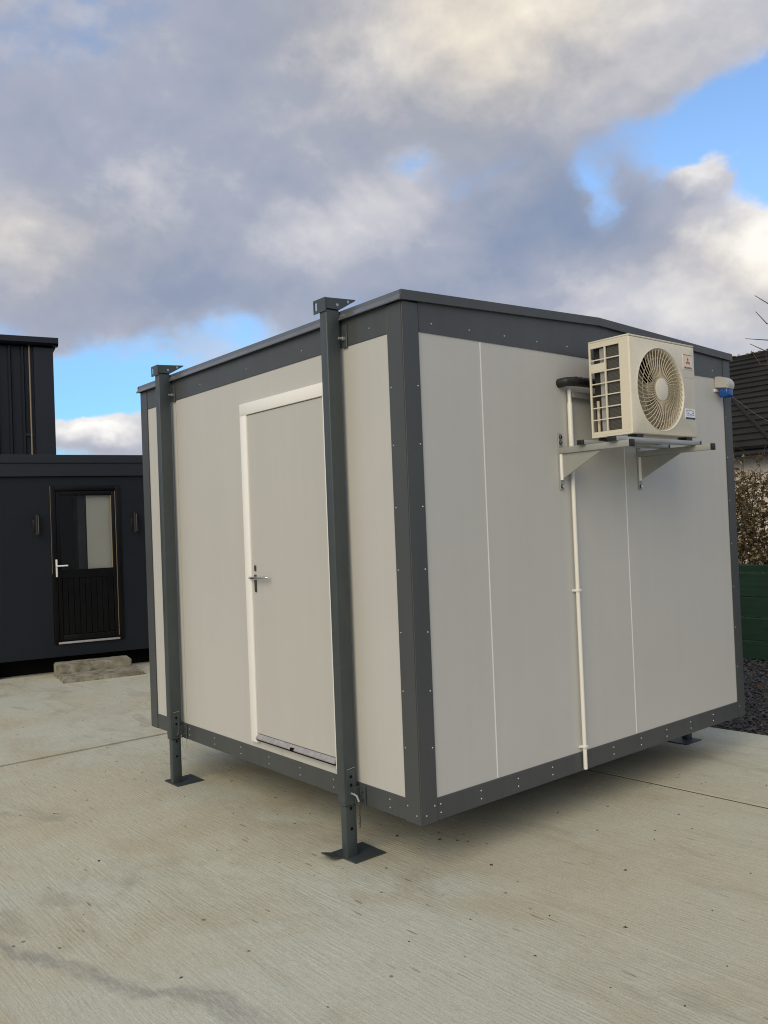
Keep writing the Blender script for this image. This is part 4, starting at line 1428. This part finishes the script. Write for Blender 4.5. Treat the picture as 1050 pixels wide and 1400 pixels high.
# ================================================================== HEDGE
def hedge():
    rnd = random.Random(11)
    root = thing('beech_hedge', 'sparse winter hedge with dry brown leaves above the green fence', 'hedge', (-1.0, 7.6, gz(-1)))
    bm = B()
    tips = []
    for k in range(260):
        x = rnd.uniform(-4.6, 2.4); y = rnd.uniform(7.15, 8.0)
        z = gz(x)
        p = Vector((x, y, z)); d = Vector((rnd.uniform(-.18, .18), rnd.uniform(-.15, .15), 1)).normalized()
        pts = [p.copy()]; rad = [0.014]
        H = rnd.uniform(1.75, 2.35)
        n = 7
        for i in range(n):
            d = (d + Vector((rnd.uniform(-.16, .16), rnd.uniform(-.16, .16), 0.05))).normalized()
            p = p + d * (H / n)
            pts.append(p.copy()); rad.append(0.014 * (1 - (i + 1) / n * 0.85))
        tube(bm, pts, 0.01, 5, radii=rad, cap=False)
        for i in range(1, n + 1):
            for _ in range(4):
                b = pts[i]
                dv = Vector((rnd.uniform(-1, 1), rnd.uniform(-1, 1), rnd.uniform(-.1, .9))).normalized()
                ln = rnd.uniform(0.15, 0.40)
                q = b + dv * ln * 0.5 + Vector((0, 0, 0.02)); e = b + dv * ln + Vector((rnd.uniform(-.03, .03), 0, rnd.uniform(0, .06)))
                tube(bm, [b, q, e], 0.003, 4, radii=[0.005, 0.0035, 0.0018], cap=False)
                tips.append((b, q, e))
    obj('twigs', bm, 'hedge_twig', root, kind='stuff')
    for nm, mat, cnt, s0, s1 in (('dry_leaves', 'hedge_leaf', 8, 0.018, 0.042), ('green_leaves', 'hedge_green', 1, 0.02, 0.04)):
        verts = []; faces = []
        for (b, q, e) in tips:
            for _ in range(cnt):
                if rnd.random() < 0.25:
                    continue
                t = rnd.random()
                c = (q.lerp(e, t) if rnd.random() < .7 else b.lerp(q, t)) + Vector((rnd.uniform(-.03, .03), rnd.uniform(-.03, .03), rnd.uniform(-.05, .02)))
                if c.z > 2.12 or c.y < 6.97 or (c.z > 1.8 and rnd.random() < 0.5):
                    continue
                u = Vector((rnd.uniform(-1, 1), rnd.uniform(-1, 1), rnd.uniform(-1, .3))).normalized()
                w = u.cross(Vector((rnd.uniform(-1, 1), rnd.uniform(-1, 1), rnd.uniform(-1, 1)))).normalized()
                nn = u.cross(w)
                s = rnd.uniform(s0, s1)
                i0 = len(verts)
                cu = rnd.uniform(0.1, 0.5) * s
                verts += [tuple(c - u * s), tuple(c + w * s * .55 + nn * cu), tuple(c + u * s * 1.1), tuple(c - w * s * .55 + nn * cu), tuple(c)]
                faces += [(i0, i0 + 1, i0 + 4), (i0 + 1, i0 + 2, i0 + 4), (i0 + 2, i0 + 3, i0 + 4), (i0 + 3, i0, i0 + 4)]
        me = bpy.data.meshes.new(nm)
        off = ROOTS[root.name]
        me.from_pydata([(v[0] - off.x, v[1] - off.y, v[2] - off.z) for v in verts], [], faces)
        me.materials.append(MATS[mat])
        o = bpy.data.objects.new(nm, me)
        link(o); o.parent = root
        o['kind'] = 'stuff'


hedge()

# ================================================================== HOUSE
house = thing('house', 'white rendered bungalow with a dark tiled roof behind the hedge', 'house', (-5.0, 14.0, gz(-5)))
hg = gz(-5) - 0.1
EZ = 2.72
RY, RZ = 18.2, 5.36
for (xa, xb) in ((-12.0, -4.9), (-3.7, 2.0)):
    box('wall', (xa, xb, 14.0, 14.25, hg, EZ + 0.02), 'house_render', house)
box('wall', (-4.8999, -3.7001, 14.0, 14.25, hg, 0.95), 'house_render', house)
box('wall', (-4.8999, -3.7001, 14.0, 14.25, 2.10, EZ + 0.02), 'house_render', house)
win = box('window', (-4.87, -3.73, 14.11, 14.15, 0.98, 2.07), 'window_glass', house)
for d_ in ((-4.8998, -4.83, 14.08, 14.18, 0.951, 2.099), (-3.77, -3.7002, 14.08, 14.18, 0.951, 2.099), (-4.34, -4.26, 14.08, 14.18, 1.022, 2.028), (-4.8295, -3.7705, 14.08, 14.18, 2.03, 2.099), (-4.8295, -3.7705, 14.08, 14.18, 0.951, 1.02)):
    box('window_frame', d_, 'white_upvc', win)
box('sill', (-4.95, -3.65, 13.95, 14.079, 0.90, 0.949), 'white_upvc', win)
box('room', (-4.9, -3.7, 14.26, 15.5, 0.6, 2.3), 'room_dark', house)
box('wall', (-12.0, 2.0, 22.2, 22.4, hg, EZ + 0.02), 'house_render', house)
for xa in (-12.0, 1.8):
    bm = B()
    prism(bm, [(14.2505, hg), (22.199, hg), (22.199, EZ), (18.2, RZ - 0.15), (14.2505, EZ)], 'x', xa, xa + 0.2)
    obj('wall', bm, 'house_render', house)
box('gutter', (-12.3, 2.3, 13.50, 13.62, EZ - 0.20, EZ - 0.10), 'gutter_black', house, bev=0.02)
box('soffit', (-12.3, 2.3, 13.62, 14.0, EZ - 0.10, EZ - 0.07), 'gutter_black', house)
# roof built of lapped tile courses
slope_len = math.hypot(RY - 13.55, RZ - (EZ - 0.05))
ncs = 17
uy, uz = (RY - 13.55) / slope_len, (RZ - (EZ - 0.05)) / slope_len
rf = box('roof', (-12.3, 2.3, 18.15, 18.25, RZ - 0.12, RZ - 0.06), 'roof_tile', house)
for s in (1, -1):
    for k in range(ncs):
        a = k * slope_len / ncs; b = a + slope_len / ncs + 0.06
        def P_(t, h):
            y_ = 13.55 + uy * t - uz * h; z_ = EZ - 0.05 + uz * t + uy * h
            return (y_ if s == 1 else 2 * RY - y_, z_)
        b = min(b, slope_len)
        # each course a strip of tiles with small random lifts along its length
        bm = B()
        rnd = random.Random(100 + k)
        nx = 44
        va = []
        for i in range(nx + 1):
            x = -12.3 + 14.6 * i / nx
            j = rnd.uniform(0, 0.012)
            va.append([bm.verts.new((x, *P_(a - 0.004, 0.0))), bm.verts.new((x, *P_(a, 0.055 + j))), bm.verts.new((x, *P_(b, 0.022)))])
        for i in range(nx):
            for q in range(2):
                bm.faces.new((va[i][q], va[i + 1][q], va[i + 1][q + 1], va[i][q + 1]))
        bmesh.ops.recalc_face_normals(bm, faces=bm.faces)
        obj('tile_course', bm, 'roof_tile', rf)
rnd = random.Random(5)
for k in range(36):
    x = -12.3 + k * 0.405
    bm = B()
    jz = rnd.uniform(-0.012, 0.012)
    tube(bm, [(x, RY, RZ - 0.03 + jz), (x + 0.40, RY, RZ - 0.025 + jz)], 0.11, 10)
    obj('ridge_tile', bm, 'roof_tile', rf, smooth=True)
bm = B()
for k in range(160):
    x = rnd.uniform(-9, 1); s = rnd.uniform(0.02, 0.06)
    disc_dome(bm, (x, RY - rnd.uniform(0.0, 0.10), RZ + 0.06 + rnd.uniform(-.02, .01)), (0, -0.3, 1), s, s * 0.7, 6)
obj('moss', bm, 'roof_moss', rf, smooth=True, kind='stuff')
# dark valley strip running across the slope
def on_roof(x, t, h):
    return Vector((x, 13.55 + uy * t - uz * h, EZ - 0.05 + uz * t + uy * h))
bm = B()
tube(bm, [Vector((-7.0, 16.12, 4.20)), Vector((-4.80, 13.62, 2.77))], 0.045, 8)
obj('hip_ridge', bm, 'roof_tile', rf, smooth=True)

# overhead wire from the cabin to the house
wire = thing('overhead_wire', 'thin grey wire running from the cabin corner towards the hedge', 'wire', (-0.05, L2 + 0.01, 2.28))
bm = B()
pw0, pw1 = Vector((-0.003, 3.05, 2.238)), Vector((-2.72, 9.2, 2.70))
pts = []
for i in range(13):
    t_ = i / 12
    p = pw0.lerp(pw1, t_); p.z -= 0.06 * 4 * t_ * (1 - t_) * 0.3
    pts.append(p)
tube(bm, pts, 0.004, 6)
obj('strand', bm, 'cable_grey', wire, smooth=True)


# ================================================================== BARE TREE
def bare_tree():
    rnd = random.Random(21)
    root = thing('bare_tree', 'leafless tree beside the house with thin twigs above the roof', 'tree', (-2.2, 12.4, gz(-2.2)))
    bm = B()
    base = Vector((-2.2, 12.4, gz(-2.2)))
    pts = [base, base + Vector((0.02, 0, 1.2)), base + Vector((-0.05, .05, 2.6)), base + Vector((-0.02, 0, 4.0)), base + Vector((0.1, 0, 5.6)), base + Vector((0.15, .1, 7.2))]
    tube(bm, pts, 0.1, 10, radii=[0.17, 0.14, 0.12, 0.095, 0.06, 0.02])
    obj('trunk', bm, 'bark', root, smooth=True)
    bm = B()

    def grow(p, d, ln, r, depth):
        n = 4
        ps = [p.copy()]; rs = [r]
        for i in range(n):
            d = (d + Vector((rnd.uniform(-.22, .22), rnd.uniform(-.22, .22), rnd.uniform(-.05, .22)))).normalized()
            p = p + d * ln / n
            ps.append(p.copy()); rs.append(max(0.0035, r * (1 - 0.75 * (i + 1) / n)))
        tube(bm, ps, r, 5, radii=rs, cap=False)
        if depth > 0:
            for i in range(1, n + 1):
                for _ in range(1 if depth > 1 else 2):
                    dv = (d + Vector((rnd.uniform(-1, 1), rnd.uniform(-1, 1), rnd.uniform(-.3, .7)))).normalized()
                    grow(ps[i], dv, ln * rnd.uniform(0.4, 0.65), rs[i] * 0.7, depth - 1)
    for k in range(20):
        h = 2.4 + k * 0.23
        an = k * 2.4 + rnd.uniform(-.3, .3)
        dv = Vector((math.cos(an), math.sin(an), rnd.uniform(0.15, 0.7))).normalized()
        grow(base + Vector((0, 0, h)), dv, rnd.uniform(0.8, 1.2) * (1 - k * 0.022), 0.042 - k * 0.0012, 2)
    # limbs reaching over the roof
    for (h, way) in ((4.4, ((-3.6, 5.02), (-4.165, 5.149), (-4.398, 5.349))), (4.1, ((-3.6, 4.70), (-4.2, 4.79), (-4.398, 5.055))),
                     (3.9, ((-3.5, 4.45), (-4.196, 4.495), (-4.613, 4.604))), (3.6, ((-3.6, 4.15), (-4.245, 4.306), (-4.535, 4.494))), (3.3, ((-3.7, 3.95), (-4.35, 4.08), (-4.514, 4.36)))):
        a_ = base + Vector((0, 0, h))
        pp = [a_] + [Vector((q[0], 12.4, q[1])) for q in way]
        tube(bm, pp, 0.02, 6, radii=[0.03, 0.016, 0.010, 0.0055], cap=False)
        s_ = pp[1].lerp(pp[2], 0.8)
        tube(bm, [s_, s_ + Vector((rnd.uniform(-.1, .1), 0, rnd.uniform(.15, .3)))], 0.006, 5, radii=[0.006, 0.0035], cap=False)
    obj('branches', bm, 'bark', root, smooth=True)


bare_tree()

# ================================================================== SMALL DEBRIS
rnd = random.Random(31)
verts = []; faces = []
spots = [(-0.42, 0.49), (-0.21, 0.50), (-0.30, 0.56), (-0.34, 0.42), (-0.26, 0.47), (0.60, 0.73), (0.935, 0.245), (-1.44, -1.0), (0.10, 0.35), (-0.55, 0.30)]
for k in range(190):
    if k < len(spots):
        x, y = spots[k]; s = rnd.uniform(0.008, 0.014)
    else:
        x = rnd.uniform(-3.5, 2.2); y = rnd.uniform(-1.9, 2.6); s = rnd.uniform(0.003, 0.008)
    z = gz(x) + 0.001
    an = rnd.uniform(0, 3.14); ca, sa = math.cos(an), math.sin(an)
    a, b = s * rnd.uniform(0.8, 1.6), s * rnd.uniform(0.4, 0.8)
    i0 = len(verts)
    for px, py, pz in ((a, 0, 0), (0, b, 0.0), (-a, 0, 0), (0, -b, 0.0), (0, 0, s * 0.45)):
        verts.append((x + ca * px - sa * py, y + sa * px + ca * py, z + pz))
    faces += [(i0, i0 + 1, i0 + 4), (i0 + 1, i0 + 2, i0 + 4), (i0 + 2, i0 + 3, i0 + 4), (i0 + 3, i0, i0 + 4)]
me = bpy.data.meshes.new('grit')
me.from_pydata(verts, [], faces)
me.materials.append(MATS['grit'])
o = bpy.data.objects.new('grit', me)
link(o)
o['kind'] = 'stuff'; o['label'] = 'dark crumbs of leaf and grit scattered over the concrete'; o['category'] = 'grit'


def fallen_leaf(x, y, s, rot, label):
    bm = B()
    pts = []
    n = 10
    for k in range(n):
        an = 2 * math.pi * k / n
        r_ = s * (1.0 if k % 2 == 0 else 0.45)
        pts.append((r_ * math.cos(an), r_ * math.sin(an) * 0.8, s * 0.22 * math.sin(an * 2 + 1)))
    c = bm.verts.new((0, 0, s * 0.25))
    vs = [bm.verts.new((p[0], p[1], p[2] + s * 0.25)) for p in pts]
    for k in range(n):
        bm.faces.new((vs[k], vs[(k + 1) % n], c))
    bmesh.ops.solidify(bm, geom=list(bm.faces), thickness=0.0012)
    o = obj('fallen_leaf', bm, 'dry_leaf', None)
    o.location = (x, y, gz(x) + 0.03)
    o.rotation_euler = (0.2, 0.15, rot)
    tag(o, label, 'leaf')


fallen_leaf(-0.956, 5.115, 0.055, 0.6, 'rust brown fallen leaf lying on the dark gravel')
print('objects', len(bpy.data.objects), 'tris', sum(len(me.polygons) for me in bpy.data.meshes))
